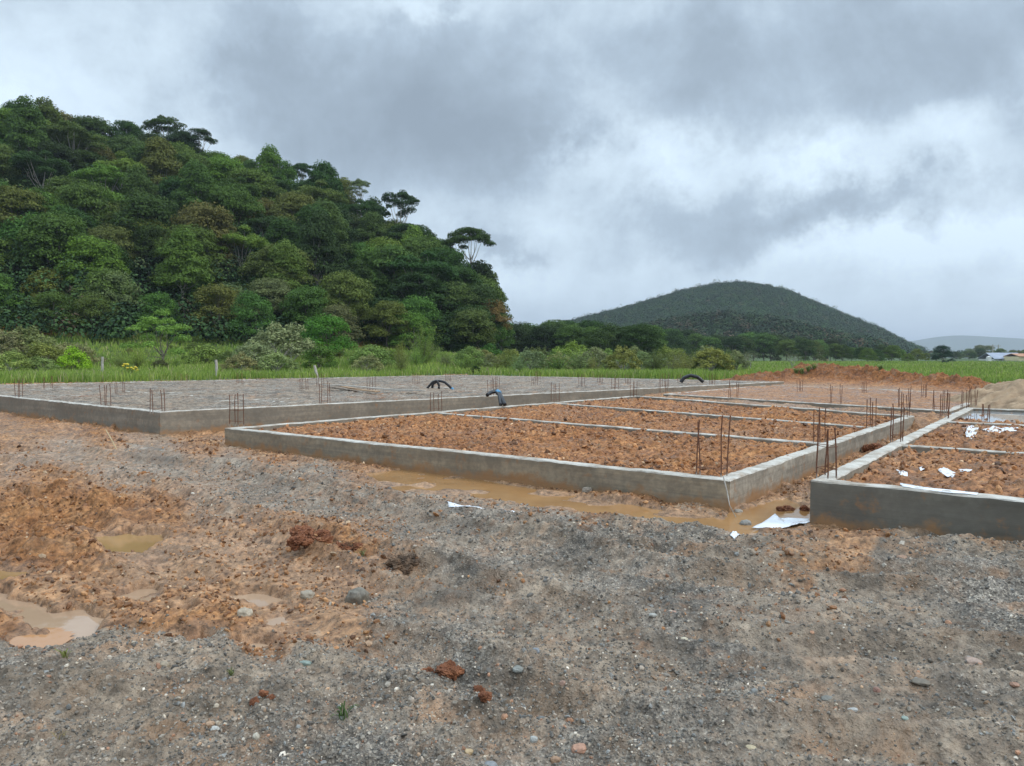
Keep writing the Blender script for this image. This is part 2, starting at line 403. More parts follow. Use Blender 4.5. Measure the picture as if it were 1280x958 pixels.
GROOVE = [tuple(at(x, y)[:2]) for x, y in [(-200, 560), (60, 572), (240, 600), (420, 650), (640, 705), (860, 750), (1100, 770), (1500, 790)]]
BUMPS = [(410, 693, .35, .13), (500, 706, .3, .10), (560, 693, .4, .07), (690, 690, .45, .09), (640, 668, .3, .05), (880, 668, .25, .10), (750, 655, .3, .06), (820, 662, .3, .08), (75, 685, .35, .10), (30, 600, .5, .06), (120, 640, .8, .07), (290, 795, .35, .07), (180, 790, .3, .05), (75, 795, .18, .05),
 (660, 628, .25, .04), (780, 633, .35, .07), (1098, 543, .5, .22), (1040, 575, .35, .06), (60, 540, .8, .10), (150, 552, .7, .07), (250, 562, .5, .05), (300, 925, .5, .05), (700, 830, .4, .04), (620, 880, .3, .035), (60, 870, .5, .05), (1150, 690, .6, .05), (1250, 700, .5, .04), (1000, 690, .5, .03)]
HOLES = [(420, 940, .25, .05), (260, 915, .2, .04), (780, 765, .3, .05), (690, 900, .15, .03), (850, 850, .15, .03), (1150, 852, .07, .03), (740, 735, .35, .04), (560, 885, .18, .03), (130, 905, .25, .035)]

def hill_R(x):
    xs = [-260, -180, -101, -75, -58, -38, -26, -17, -10, -4, 2]
    zs = [47, 44, 33, 32.5, 29, 25, 20.5, 14.5, 8, 2, 0]
    return np.interp(x, xs, zs)
def hill(x, y):
    foot = np.interp(x, [-140, -60, -20, 0], [60, 72, 84, 95])
    S = sst(foot-18, foot+72, y); S = S*(1-.6*sst(260, 420, y))
    h = hill_R(x+6*vn(x, y, 30, 3))*S
    # far wooded hill and the lower ridge in front of it
    u = np.arctan2(x, y); r = np.hypot(x, y)
    px_ = CXP+F*x/np.maximum(y, 300.)
    prof = np.interp(px_, [560, 640, 690, 740, 800, 850, 890, 930, 975, 1010, 1050, 1100, 1135, 1158, 1180], [0, 6, 24, 36, 48, 59, 65, 67, 61, 51, 38, 23, 9, 1, 0])
    far = (prof+2.5*fbm(x, y, 90, 4, 7))*np.exp(-((y-740)/(150+.25*prof))**2)*(y > 420)*(prof > 0)
    pr2 = np.interp(CXP+F*x/390., [740, 790, 840, 900, 960, 1010, 1050, 1075], [0, 10, 15, 17.5, 15, 9, 3, 0])
    fr = pr2*np.exp(-((y-390)/55)**2)
    return h+far+fr

def ground(x, y, fine=True):
    x = np.asarray(x, np.float32); y = np.asarray(y, np.float32)
    shp = x.shape; x = x.ravel(); y = y.ravel()
    r = np.hypot(x, y); near = r < 60
    # ground character
    g = np.zeros_like(x); w = np.zeros_like(x); c = np.full_like(x, .5)
    yy = np.maximum(y, .8)
    pxx = CXP+F*x/yy + 22*fbm(x, y, .9, 3, 31)*np.clip(8/yy, .3, 1.5)
    pyy = 447+F*EYE/yy + 22*fbm(x, y, .6, 3, 37)*np.clip(6/yy, .2, 1.2)
    idx = np.where(near)[0]
    W = np.zeros(len(idx)); A = np.zeros((3, len(idx)))
    for ax, ay, ag, aw, ac in ANC:
        wt = 1/(((pxx[idx]-ax)/1.6)**2+(pyy[idx]-ay)**2+260)**2.0
        W += wt; A[0] += wt*ag; A[1] += wt*aw; A[2] += wt*ac
    g[idx], w[idx], c[idx] = A/W
    back = y < 1.5
    g[back] = 1; w[back] = .1; c[back] = .4
    site = poly_sd(x, y, SITE)
    site = site+1.2*fbm(x, y, 4, 3, 41)*(y > 20)
    v = sst(.2, 1.6, site)
    base = .045+.035*fbm(x, y, 3.5, 3, 1)+.055*fbm(x*.55-y*.25, y*1.5+x*.3, .9, 5, 13, .6)*(r < 30)*(y > 0)
    left = sst(10, -10, x)
    base = base+.27*sst(.6, -.3, poly_sd(x, y, GAPFILL))
    fieldz = .50-.04*left+.12*fbm(x, y, 14, 3, 5)*sst(0, 10, site)+1.15*sst(44, 74, y)*sst(6, -8, x)*sst(400, 120, y)
    base = base*(1-sst(-1.2, 1.2, site))+fieldz*sst(-1.2, 1.2, site)
    # raised flat behind the far foundation
    fl = sst(24, 32, y)*sst(2, 10, x)*(1-sst(-1.2, 1.2, site))
    base = base+.10*fl
    for ax, ay, s, hh in BUMPS:
        p = at(ax, ay); d2 = ((x-p[0])**2+(y-p[1])**2)/(s*s)
        k = np.exp(-d2); base = base+k*hh
    for ax, ay, s, hh in HOLES:
        p = at(ax, ay); base = base-hh*np.exp(-((x-p[0])**2+(y-p[1])**2)/(s*s))
    d, pr, sg = line_d(x, y, GROOVE); d = d*sg
    nn = fbm(x, y, .5, 3, 51)
    for off, dep in ((-.75, .075), (.8, .08), (-.25, .035), (1.9, .065), (-1.7, .05)):
        e = np.abs(d-off+.10*nn)
        base = base-dep*np.exp(-(e/.13)**2)*(.7+.3*np.sin(pr*24))+dep*.75*np.exp(-((e-.24)/.08)**2)
    # berm of gravel along the lower edge of the mud basin
    dl, _, _ = line_d(x, y, [tuple(at(a, b)[:2]) for a, b in [(-300, 850), (0, 838), (60, 830), (130, 822), (250, 818), (340, 826), (420, 815)]])
    base = base+.05*np.exp(-(dl/.17)**2)*(.6+.5*nn)
    # spoil ridge at the back of the site
    rd, rp, _ = line_d(x, y, RIDGE)
    amp = np.interp(rp, [0, 1.5, 4, 7, 12, 18, 22], [.25, .58, .58, .38, .15, .12, .10])
    rid = np.exp(-(rd/1.35)**2)*(amp+.50*fbm(x, y, 1.0, 6, 61, .66)*sst(3, .5, rd))
    base = base+rid; v = v*(1-.97*np.exp(-(rd/1.5)**4)*(rp > .3)*(rp < 21.5)); c = np.maximum(c, 1.0*np.exp(-(rd/2)**2)); g = g*(1-np.exp(-(rd/2)**2))
    w = w*(1-np.exp(-(rd/2.5)**2))
    # clods and fine relief
    W1, id1 = worley(x+.05*nn, y, .17, 71); W2, id2 = worley(x, y+.03*nn, .075, 73)
    def dome(W_, k): return np.clip(1-(W_/k)**2, 0, 1)
    W0, id0 = worley(x+.10*nn, y-.08*nn, .42, 77)
    lump = .07*np.clip(id0*2-1, 0, 1)*dome(W0, .6)+.10*(id1**2.2)*dome(W1, .62)+.055*(id2**1.5)*dome(W2, .62)+.07*fbm(x, y, .34, 6, 81, .68)-.025
    rdg = 1-np.abs(fbm(x+.1*nn, y*1.6, .5, 4, 83, .6))*3
    lump = lump+.04*np.clip(rdg, 0, 1)
    flat = (1-.85*v)*(1-.55*w)
    rel = lump*(c**1.2)*(1-.45*np.clip(g, 0, 1))*flat*np.where(r < 60, 1, 0)
    rel = rel+.030*fbm(x, y*1.3, .30, 6, 85, .70)*(r < 40)
    rel = rel+(r < 12)*g*.016*np.clip(fbm(x, y, .09, 3, 87, .6)*2, 0, 1)
    if fine:
        W3, id3 = worley(x, y, .032, 91)
        W4, id4 = worley(x+.01*nn, y, .05, 93)
        rel = rel+np.where(r < 12, g*.011*id3*dome(W3, .6)+(.35+.65*c)*.026*id4*dome(W4, .6), 0)
    z = base+rel
    red = np.clip(.25*c*(1-w)+np.exp(-(rd/2.2)**2), 0, 1)
    ft = np.interp(x, [-140, -60, -20, 0], [60, 72, 84, 95]); scar = np.exp(-((y-ft-1)/4)**2)*(x < 3)*(fbm(x, y*.5, 9, 3, 97) > .02)
    v = v*(1-scar); red = np.maximum(red, scar); g = g*(1-scar)
    # rough grass ground
    z = z+v*.10*fbm(x, y, 2.5, 3, 95)*(r < 300)
    # puddles press the ground below their water level
    basins = []
    for n_, P, lv, _m in PUDP:
        ax = np.array(P); m = (np.abs(x-ax[:, 0].mean()) < 8) & (np.abs(y-ax[:, 1].mean()) < 8)
        if not m.any(): continue
        xi, yi = x[m], y[m]
        sd = poly_sd(xi, yi, P)+.11*fbm(xi, yi, .32, 4, 101)+.03*fbm(xi, yi, .07, 2, 103)-.015
        k = sst(.03, -.03, sd); zi = z[m]
        dep = lv-.018+.02*fbm(xi, yi, .3, 3, 105)*(1 if n_ == 'channel' else .3)
        if n_ == 'channel': dep = dep+.11*np.clip(fbm(xi, yi, .55, 5, 207)-.09, 0, 1)
        else: dep = dep+.07*np.clip(fbm(xi, yi, .24, 4, 209)-.16, 0, 1)
        near_ = np.exp(-np.maximum(sd, 0)/.22); zi = zi*(1-.62*near_)+(lv+.012+.25*(zi-lv))*.62*near_
        shore = np.maximum(zi*.8+lv*.2, lv+.006)
        ss = sst(.4, .05, sd)*(sd > 0)
        z[m] = zi*(1-ss)+np.where(zi < lv+.006, shore, zi)*ss
        w[m] = np.maximum(w[m], .6*np.exp(-np.maximum(sd, 0)/.10))
        g[m] = g[m]*(1-.6*k); basins.append((m, k, dep))
    for m, k, dep in basins: z[m] = z[m]*(1-k)+dep*k
    # soil inside the foundations
    for Q, lv, gg, ww, amp in ((MID, ZM-.085, 0, .12, 1.), (LEF, ZL-.03, .80, .2, .6), (RIG, ZR-.075, .0, .25, 1.), (FAR, ZF-.015, .0, .3, .35)):
        sd = poly_sd(x, y, inset(Q, BW*.5))
        m = sd < .02
        if not m.any(): continue
        xi, yi = x[m], y[m]
        hh = lv+amp*(.6*lump[m]+.03*fbm(xi, yi, 1.2, 4, 111)+.02*fbm(xi, yi, .25, 4, 112))+rid[m]*0
        hh = np.minimum(hh, lv+.12)
        if Q is RIG:
            for n_, P, pl, _m in PUDR:
                s2 = poly_sd(xi, yi, P)-.12+.08*fbm(xi, yi, .35, 3, 121)+.03*fbm(xi, yi, .1, 2, 122)
                k = sst(.06, -.06, s2)
                hh = np.maximum(hh, np.where(s2 < .8, pl+.008, -9)); hh = hh*(1-k)+(pl-.03)*k
            hh = hh+0.0
        k = sst(.02, -.02, sd[m])
        z[m] = z[m]*(1-k)+hh*k; g[m] = gg+.35*fbm(xi, yi, 2, 3, 115)*(gg > .5); w[m] = ww+.15*fbm(xi, yi, 1.5, 3, 117); v[m] = 0
        c[m] = .7; red[m] = .6 if Q is not FAR else .4
    # hills
    hz = hill(x, y)
    z = z+hz
    return z.reshape(shp), np.stack([g, np.clip(w, 0, 1), v, red], 1), c
def gz(x, y, fine=True): return float(ground(np.array([x]), np.array([y]), fine)[0][0])

# ------------------------------------------------------------------ ground sheet
angs = np.concatenate([np.linspace(R(-52), R(52), 1200), np.linspace(R(52), R(308), 70)[1:-1]])
rad = np.concatenate([np.geomspace(1.1, 2.3, 60)[:-1], np.geomspace(2.3, 45, 1250), np.geomspace(45, 9000, 170)[1:]])
TH, RR = np.meshgrid(angs, rad)
X = RR*np.sin(TH); Y = RR*np.cos(TH)
Z, zone, _ = ground(X, Y)
na, nr = len(angs), len(rad)
V = np.stack([X.ravel(), Y.ravel(), Z.ravel()], 1)
i0 = (np.arange(nr-1)[:, None]*na+np.arange(na)[None, :]); i1 = (np.arange(nr-1)[:, None]*na+(np.arange(na)[None, :]+1) % na)
Q = np.stack([i0, i0+na, i1+na, i1], -1).reshape(-1, 4)
V = np.concatenate([V, [[0, 0, .03]]])
zone = np.concatenate([zone, [[1, .1, 0, 0]]])
T = np.stack([np.full(na, nr*na), np.arange(na), (np.arange(na)+1) % na], 1)
go = mesh_np('ground', V, [Q, T], [M['ground']], smooth=True, attrs={'zone': zone})
tag(go, kind='structure')

# ------------------------------------------------------------------ water in the puddles
for n_, P, lv, mk in PUDP+PUDR:
    A = np.array(P); lo, hi = A.min(0)-.16, A.max(0)+.16; st_ = .03 if n_ != 'channel' else .05
    gx_, gy_ = np.arange(lo[0], hi[0], st_), np.arange(lo[1], hi[1], st_)
    XX, YY = np.meshgrid(gx_, gy_); nx_ = len(gx_)
    cxx, cyy = (XX[:-1, :-1]+st_/2).ravel(), (YY[:-1, :-1]+st_/2).ravel()
    sd = poly_sd(cxx, cyy, P)
    ii = (np.arange(len(gy_)-1)[:, None]*nx_+np.arange(nx_-1)[None]).ravel()[sd < .11]
    V = np.stack([XX.ravel(), YY.ravel(), np.full(XX.size, lv)], 1)
    Qd = np.stack([ii, ii+1, ii+nx_+1, ii+nx_], 1); us = np.unique(Qd); mp = np.zeros(len(V), int); mp[us] = np.arange(len(us))
    o = mesh_np('puddle', V[us], mp[Qd], [M[mk]], smooth=True)
    tag(o, kind='structure')

# ------------------------------------------------------------------ foundations
def dispn(P, s, a, seed):
    return a*fbm(P[:, 0]+P[:, 2]*3.1, P[:, 1]+P[:, 2]*2.3, s, 3, seed)
def beam(A, B, A2, B2, zt, parent, zb=-.25, name='beam', topvar=.006):
    """A-B outer edge, A2-B2 inner edge"""
    A, B, A2, B2 = [np.array(p, float) for p in (A, B, A2, B2)]
    L = np.linalg.norm(B-A); n = max(6, int(L/.10))
    s = np.linspace(0, 1, n+1)
    prof = [(0, z) for z in np.linspace(zb, zt-.012, 8)]+[(.06, zt)]+[(t, zt) for t in (.3, .55, .78)]+[(.94, zt)]+[(1, z) for z in np.linspace(zt-.012, zb, 6)]
    k = len(prof)
    V = np.zeros((n+1, k, 3))
    for j, (t, z) in enumerate(prof):
        e0 = A+(A2-A)*t; e1 = B+(B2-B)*t
        V[:, j, :2] = e0+(e1-e0)*s[:, None]; V[:, j, 2] = z
    V = V.reshape(-1, 3)
    topm = V[:, 2] > zt-.013
    nd = np.array([-(B-A)[1], (B-A)[0]])/L
    dd = dispn(V, .35, .005, 201)+dispn(V, .09, .0025, 203)
    edge = topm & (np.tile([t in (0, .06, .94, 1) for t, z in prof], n+1))
    dd = dd+edge*dispn(V, .08, .010, 205)
    V[:, 0] += nd[0]*dd; V[:, 1] += nd[1]*dd
    V[:, 2] += topm*(dispn(V, .5, topvar*1.6, 207)+dispn(V, .1, topvar*.7, 209))-edge*np.abs(dispn(V, .07, .012, 211))
    Qd = []; mi = []
    for i in range(n):
        for j in range(k-1):
            Qd.append([i*k+j, (i+1)*k+j, (i+1)*k+j+1, i*k+j+1]); mi.append(1 if 7 <= j <= 12 else 0)
    caps = [[0*k+j for j in range(k)], [n*k+j for j in range(k-1, -1, -1)]]
    me_o = mesh_np(name, V, [np.array(Qd), np.array(caps)], [M['conc'], M['top']], parent, midx=mi+[0, 0], smooth=False)
    return me_o
ORG = {}
def foundation(Q, zt, label, color, crosses, crossz=None):
    root = empty('concrete_foundation', (0, 0, 0))
    tag(root, label, 'foundation', 'concrete grade beam foundations')
    I = inset(Q, BW); n = len(Q)
    for i in range(n):
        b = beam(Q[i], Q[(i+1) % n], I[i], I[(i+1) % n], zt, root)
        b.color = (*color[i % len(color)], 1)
    for (p, r_) in crosses:
        p = np.array(p); r_ = np.array(r_); e = (r_-p)/np.linalg.norm(r_-p); nn_ = np.array([-e[1], e[0]])*.14
        b = beam(p, r_, p+nn_, r_+nn_, (crossz or zt)-.012, root, name='cross_beam')
        b.color = (*color[-1], 1)
    return root
def cross_pts(Q, s0, s1, a, b, w=BW*.9):
    """from side a at fraction s0 to side b at fraction s1, held inside the perimeter beams"""
    I = inset(Q, w); n = len(Q)
    P = np.array(I[a])*(1-s0)+np.array(I[(a+1) % n])*s0
    P2 = np.array(I[b])*(1-s1)+np.array(I[(b+1) % n])*s1
    return P, P2
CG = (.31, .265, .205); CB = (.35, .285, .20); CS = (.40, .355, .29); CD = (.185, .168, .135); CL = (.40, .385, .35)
def frac(Q, a, px, py, z):
    p = at(px, py, z)[:2]; A = np.array(Q[a]); B = np.array(Q[(a+1) % len(Q)])
    return float(np.clip(((p-A)@(B-A))/((B-A)@(B-A)), .02, .98))
# middle lot: side 0 front, 1 right, 2 back, 3 left
mc = []
for (lx, ly), (rx, ry) in (((538, 515), (1022, 554)), ((690, 503), (1082, 533))):
    mc.append(cross_pts(MID, frac(MID, 3, lx, ly, ZM), frac(MID, 1, rx, ry, ZM), 3, 1))
fm = foundation(MID, ZM, 'low concrete foundation filled with orange soil, with the water channel along its front wall', [CB, CS, CG, CG], mc)  # CS is lighter: light falling on the right side, put into its colour
rc = []
for (lx, ly) in ((1124, 556), (1185, 526)):
    s = frac(RIG, 3, lx, ly, ZR); rc.append(cross_pts(RIG, s, 1-s, 3, 1))
fr_ = foundation(RIG, ZR, 'concrete foundation at the right edge with a dark front wall and puddles inside', [CD, CG, CG, CG], rc)  # CD is darker: shade of the front wall painted into its concrete colour
lc = []
for s in (.14, .48): lc.append(cross_pts(LEF, s, 1-s, 0, 2))
for s in (.16, .45, .74): lc.append(cross_pts(LEF, s, 1-s, 1, 3))
fl_ = foundation(LEF, ZL, 'large grey concrete foundation on the left filled with gravel', [CG, CG, CG, CG], lc, crossz=ZL-.008)
ff_ = foundation(FAR, ZF, 'farthest foundation, nearly buried in pinkish soil before the red earth bank', [CG, CG, CG, CG], [])

# rebar starter cages
bar_me = {}
def bar_mesh(h, bend):
    key = (round(h, 1), bend)
    if key not in bar_me:
        mb = MB(); n = 7
        P = [(bend*.018*(i/n)**2, bend*.004*math.sin(i), h*i/n) for i in range(n+1)]
        mb.tube(P, .0072, 7)
        o = mb.build('rebar', M['rebar']); bar_me[key] = o.data; bpy.data.objects.remove(o)
    return bar_me[key]
def cage(parent, p, h, rz, wx=.24, wy=.10, scale=1, bars=4, st=1):
    e = empty('rebar_cage', (p[0], p[1], p[2]), rz); e.parent = parent
    cs = [(-wx/2, -wy/2), (wx/2, -wy/2), (wx/2, wy/2), (-wx/2, wy/2)][:bars]
    for (a, b) in cs:
        hh = h*random.uniform(.88, 1.05)
        o = bpy.data.objects.new('rebar', bar_mesh(.6, random.choice((-1, 0, 1)))); COL.objects.link(o)
        o.parent = e; o.location = (a+random.uniform(-.012, .012), b+random.uniform(-.008, .008), -.03)
        o.scale = (scale, scale, (hh+.03)/.6); o.rotation_euler = (random.uniform(-.02, .02), random.uniform(-.02, .02), random.uniform(0, 6))
    for k in range(st):
        zz = .06+.2*k+random.uniform(0, .04); mb = MB()
        L = [(-wx/2, -wy/2, zz), (wx/2, -wy/2, zz+.004), (wx/2, wy/2, zz), (-wx/2, wy/2, zz-.004)]
        for i in range(4): mb.tube([L[i], L[(i+1) % 4]], .0032*scale, 5)
        mb.build('stirrup', M['rebar'], e)
    return e
aF = math.atan2(*(np.array(MID[1])-np.array(MID[0]))[::-1]); aS = math.atan2(*(np.array(MID[2])-np.array(MID[1]))[::-1])
def pc(par, px, py, z, h, rz, **k):
    p = at(px, py, z); return cage(par, (p[0], p[1], z), h, rz, **k)
pc(fm, 889, 594, ZM, .62, aF, wx=.28, wy=.1, st=1)
pc(fm, 1024, 552, ZM, .50, aS, wx=.26, wy=.1, st=1)
pc(fm, 1089, 534, ZM, .50, aS, wx=.26, wy=.1)
pc(fm, 296, 532, ZM, .62, aF, wx=.26, wy=.1, st=2)
pc(fm, 545, 514.5, ZM, .45, aS, wx=.26, wy=.1)
pc(fm, 694, 503, ZM, .55, aS, wx=.26, wy=.1)
pc(fm, 792, 496, ZM, .5, aS)
pc(fm, 1132, 521, ZM, .5, aS)
pc(fr_, 1033, 596, ZR, .48, aS+.9, wx=.17, wy=.11, st=2)
pc(fr_, 1121, 552, ZR, .52, aS, wx=.15, wy=.12, st=1)
pc(fr_, 1181, 523, ZR, .5, aS, wx=.2, wy=.12)
pc(fr_, 1206, 510, ZR, .40, aS, wx=.35, wy=.12)
pc(fr_, 1216, 507, ZR-.02, .4, aS, wx=.35, wy=.12)
pc(fr_, 1232, 524, ZR-.04, .3, aS, wx=.3, wy=.1)
for px, py in ((829, 492), (917, 498), (1045, 505), (1130, 510), (1174, 514)): pc(ff_, px, py, ZF, .5, aF)
for px, py in ((1080, 492), (1155, 498), (1000, 490), (1216, 500)): pc(ff_, px, py, ZF-.02, .42, aS)
for s in (.0, .14, .34, .55, .66, .78, 1.0):
    p = l0*(1-s)+l1*s+lu*.09; cage(fl_, (p[0], p[1], ZL), random.uniform(.42, .52), aS)
for s in (.14, .42, .70):
    p = l0+lu*20*s+(l1-l0)/np.linalg.norm(l1-l0)*.09; cage(fl_, (p[0], p[1], ZL), .5, aF)
for px, py in ((150, 492), (380, 489), (464, 489.5), (400, 484), (620, 486), (668, 482), (727, 483), (750, 479), (672, 476), (560, 478), (520, 481), (300, 480), (230, 478), (850, 478), (785, 480), (60, 486)):
    pc(fl_, px, py, ZL-.02, random.uniform(.35, .5), aS, bars=4)

# ------------------------------------------------------------------ stones, gravel, clods
def ico():
    t = (1+5**.5)/2
    V = np.array([(-1, t, 0), (1, t, 0), (-1, -t, 0), (1, -t, 0), (0, -1, t), (0, 1, t), (0, -1, -t), (0, 1, -t), (t, 0, -1), (t, 0, 1), (-t, 0, -1), (-t, 0, 1)], float)
    V /= np.linalg.norm(V[0])
    Fc = np.array([(0, 11, 5), (0, 5, 1), (0, 1, 7), (0, 7, 10), (0, 10, 11), (1, 5, 9), (5, 11, 4), (11, 10, 2), (10, 7, 6), (7, 1, 8), (3, 9, 4), (3, 4, 2), (3, 2, 6), (3, 6, 8), (3, 8, 9), (4, 9, 5), (2, 4, 11), (6, 2, 10), (8, 6, 7), (9, 8, 1)])
    return V, Fc
IV, IF = ico()
def subdiv(V, Fc):
    V = [tuple(v) for v in V]; cache = {}; out = []
    def mid(a, b):
        k = (min(a, b), max(a, b))
        if k not in cache:
            m = np.array(V[a])+np.array(V[b]); m /= np.linalg.norm(m); V.append(tuple(m)); cache[k] = len(V)-1
        return cache[k]
    for a, b, c in Fc:
        ab, bc, ca = mid(a, b), mid(b, c), mid(c, a); out += [(a, ab, ca), (b, bc, ab), (c, ca, bc), (ab, bc, ca)]
    return np.array(V), np.array(out)
IV2, IF2 = subdiv(IV, IF); IV3, IF3 = subdiv(IV2, IF2); IV4, IF4 = subdiv(IV3, IF3); IV5, IF5 = subdiv(IV4, IF4)
def n3(P, s, seed):
    return (vn(P[:, 0]+P[:, 2]*.7, P[:, 1]-P[:, 2]*.9, s, seed)+vn(P[:, 1]+P[:, 0]*.5, P[:, 2]+7, s, seed+3)+vn(P[:, 2]-P[:, 1]*.4, P[:, 0]+3, s, seed+7))/3
PAL = np.array([(.11, .106, .10), (.16, .15, .138), (.20, .185, .165), (.25, .235, .21), (.20, .21, .215), (.33, .29, .25), (.42, .38, .32), (.30, .17, .11), (.36, .25, .17), (.58, .55, .50)])
PW = np.array([.17, .2, .18, .13, .1, .07, .035, .035, .03, .012]); PW /= PW.sum()
def grains(name, N, r0, r1, pick, smed, ssig, smin, smax, pal, pw, seed, grow, sink):
    g_ = np.random.default_rng(seed)
    rr = np.exp(g_.uniform(math.log(r0), math.log(r1), N)); th = g_.uniform(R(-42), R(42), N)
    sx, sy = rr*np.sin(th), rr*np.cos(th)
    gzv, gzn, _ = ground(sx, sy)
    keep = pick(sx, sy, gzn, gzv, g_)
    sx, sy, gzv, rr = sx[keep], sy[keep], gzv[keep], rr[keep]; N = len(sx)
    size = np.clip(g_.lognormal(math.log(smed), ssig, N), smin, smax)*np.clip((rr/3.5)**grow, .9, 4)
    rot = g_.normal(size=(N, 3, 3)); rot, _ = np.linalg.qr(rot)
    sc3 = np.stack([g_.uniform(.8, 1.4, N), g_.uniform(.7, 1.1, N), g_.uniform(.45, .8, N)], 1)
    base = IV[None]*(1+g_.uniform(-.24, .24, (N, 12, 1)))*sc3[:, None]*size[:, None, None]
    base = np.einsum('nij,nkj->nki', rot, base)
    base += np.stack([sx, sy, gzv+size*sink], 1)[:, None]
    Fc = (IF[None]+np.arange(N)[:, None, None]*12).reshape(-1, 3)
    colr = pal[g_.choice(len(pal), N, p=pw)]*g_.uniform(.6, 1.35, (N, 1))
    o = mesh_np(name, base.reshape(-1, 3), Fc, [M['pebble']], attrs={'tint': np.repeat(colr, 12, 0)})
    tag(o, kind='stuff'); return o
WETP = [P for n_, P, lv, m_ in PUDP]
def dry(x, y):
    k = np.ones(x.shape, bool)
    for P in WETP: k &= poly_sd(x, y, P) > .03
    return k
def in_any(x, y, Qs, m=.05):
    k = np.zeros(x.shape, bool)
    for Q_ in Qs: k |= poly_sd(x, y, Q_) < m
    return k
def on_beam(x, y):
    k = np.zeros(x.shape, bool)
    for Q_ in (MID, RIG, LEF, FAR): k |= (poly_sd(x, y, Q_) < .05) & (poly_sd(x, y, inset(Q_, BW)) > -.04)
    return k
grains('gravel', 170000, 2.6, 12, lambda x, y, z_, h, g_: (z_[:, 0]+g_.uniform(-.35, .3, len(x)) > .5) & ~in_any(x, y, (MID, RIG, LEF)) & dry(x, y) & (fbm(x, y, .5, 4, 301)+g_.uniform(-.6, .6, len(x)) > -.12),
       .0044, .46, .0025, .017, PAL*[1.12, 1.04, .94], PW, 311, .75, .1)
CP = np.array([(.17, .075, .030), (.26, .118, .045), (.36, .17, .068), (.46, .24, .105), (.12, .06, .03), (.52, .36, .22)]); CW = [.22, .28, .24, .12, .1, .04]
grains('soil_crumbs', 90000, 2.8, 16, lambda x, y, z_, h, g_: (z_[:, 0]+g_.uniform(-.25, .25, len(x)) < .5) & (z_[:, 2] < .1) & ~in_any(x, y, (MID, RIG, LEF, FAR)) & dry(x, y) & (z_[:, 1]+g_.uniform(-.5, .3, len(x)) < .55) & (fbm(x, y, .4, 4, 305)+g_.uniform(-.5, .5, len(x)) > -.05),
       .0062, .5, .003, .019, CP, CW, 313, .6, .15)
grains('soil_clods', 70000, 6.5, 26, lambda x, y, z_, h, g_: in_any(x, y, (MID, RIG), 0) & ~on_beam(x, y) & (h > .31-.05) & (fbm(x, y, .6, 4, 307)+g_.uniform(-.5, .5, len(x)) > -.05),
       .0085, .5, .004, .028, CP*[1.1, 1.05, 1], CW, 315, .45, .2)

def stone(name, px, py, wpx, hpx, col, label, cat='stone', z=0, seed=0, flat=.7, rough=.12, mat=None, group=None, D=None):
    p = at(px, py, .05); x, y = p[0], p[1]; s = wpx/F*y/2
    s *= .8; hz = max(hpx/F*y/2, s*.25)*.9
    V = IV4.copy(); rr_ = np.random.default_rng(seed)
    rz = rr_.uniform(0, 6.28)
    d = 1+rough*1.5*n3(V, .8, seed)+rough*n3(V, .3, seed+11)+rough*.5*n3(V, .12, seed+13)
    V = np.sign(V)*np.abs(V)**rr_.uniform(.75, 1.0); V = V*d[:, None]; V[:, 0] *= s; V[:, 1] *= s*.8; V[:, 2] *= hz
    z0 = gz(x, y)
    o = mesh_np(name, V, IF4, [mat or M['stone']], smooth=rough < .25, attrs={'tint': np.tile(np.array(col)*.62+np.array((.27, .235, .19))*.28, (len(V), 1))})
    o.location = (x, y, z0+hz*(flat-.35)); o.rotation_euler = (rr_.uniform(-.15, .15), rr_.uniform(-.15, .15), rr_.uniform(-.3, .3))
    tag(o, label, cat, group); return o
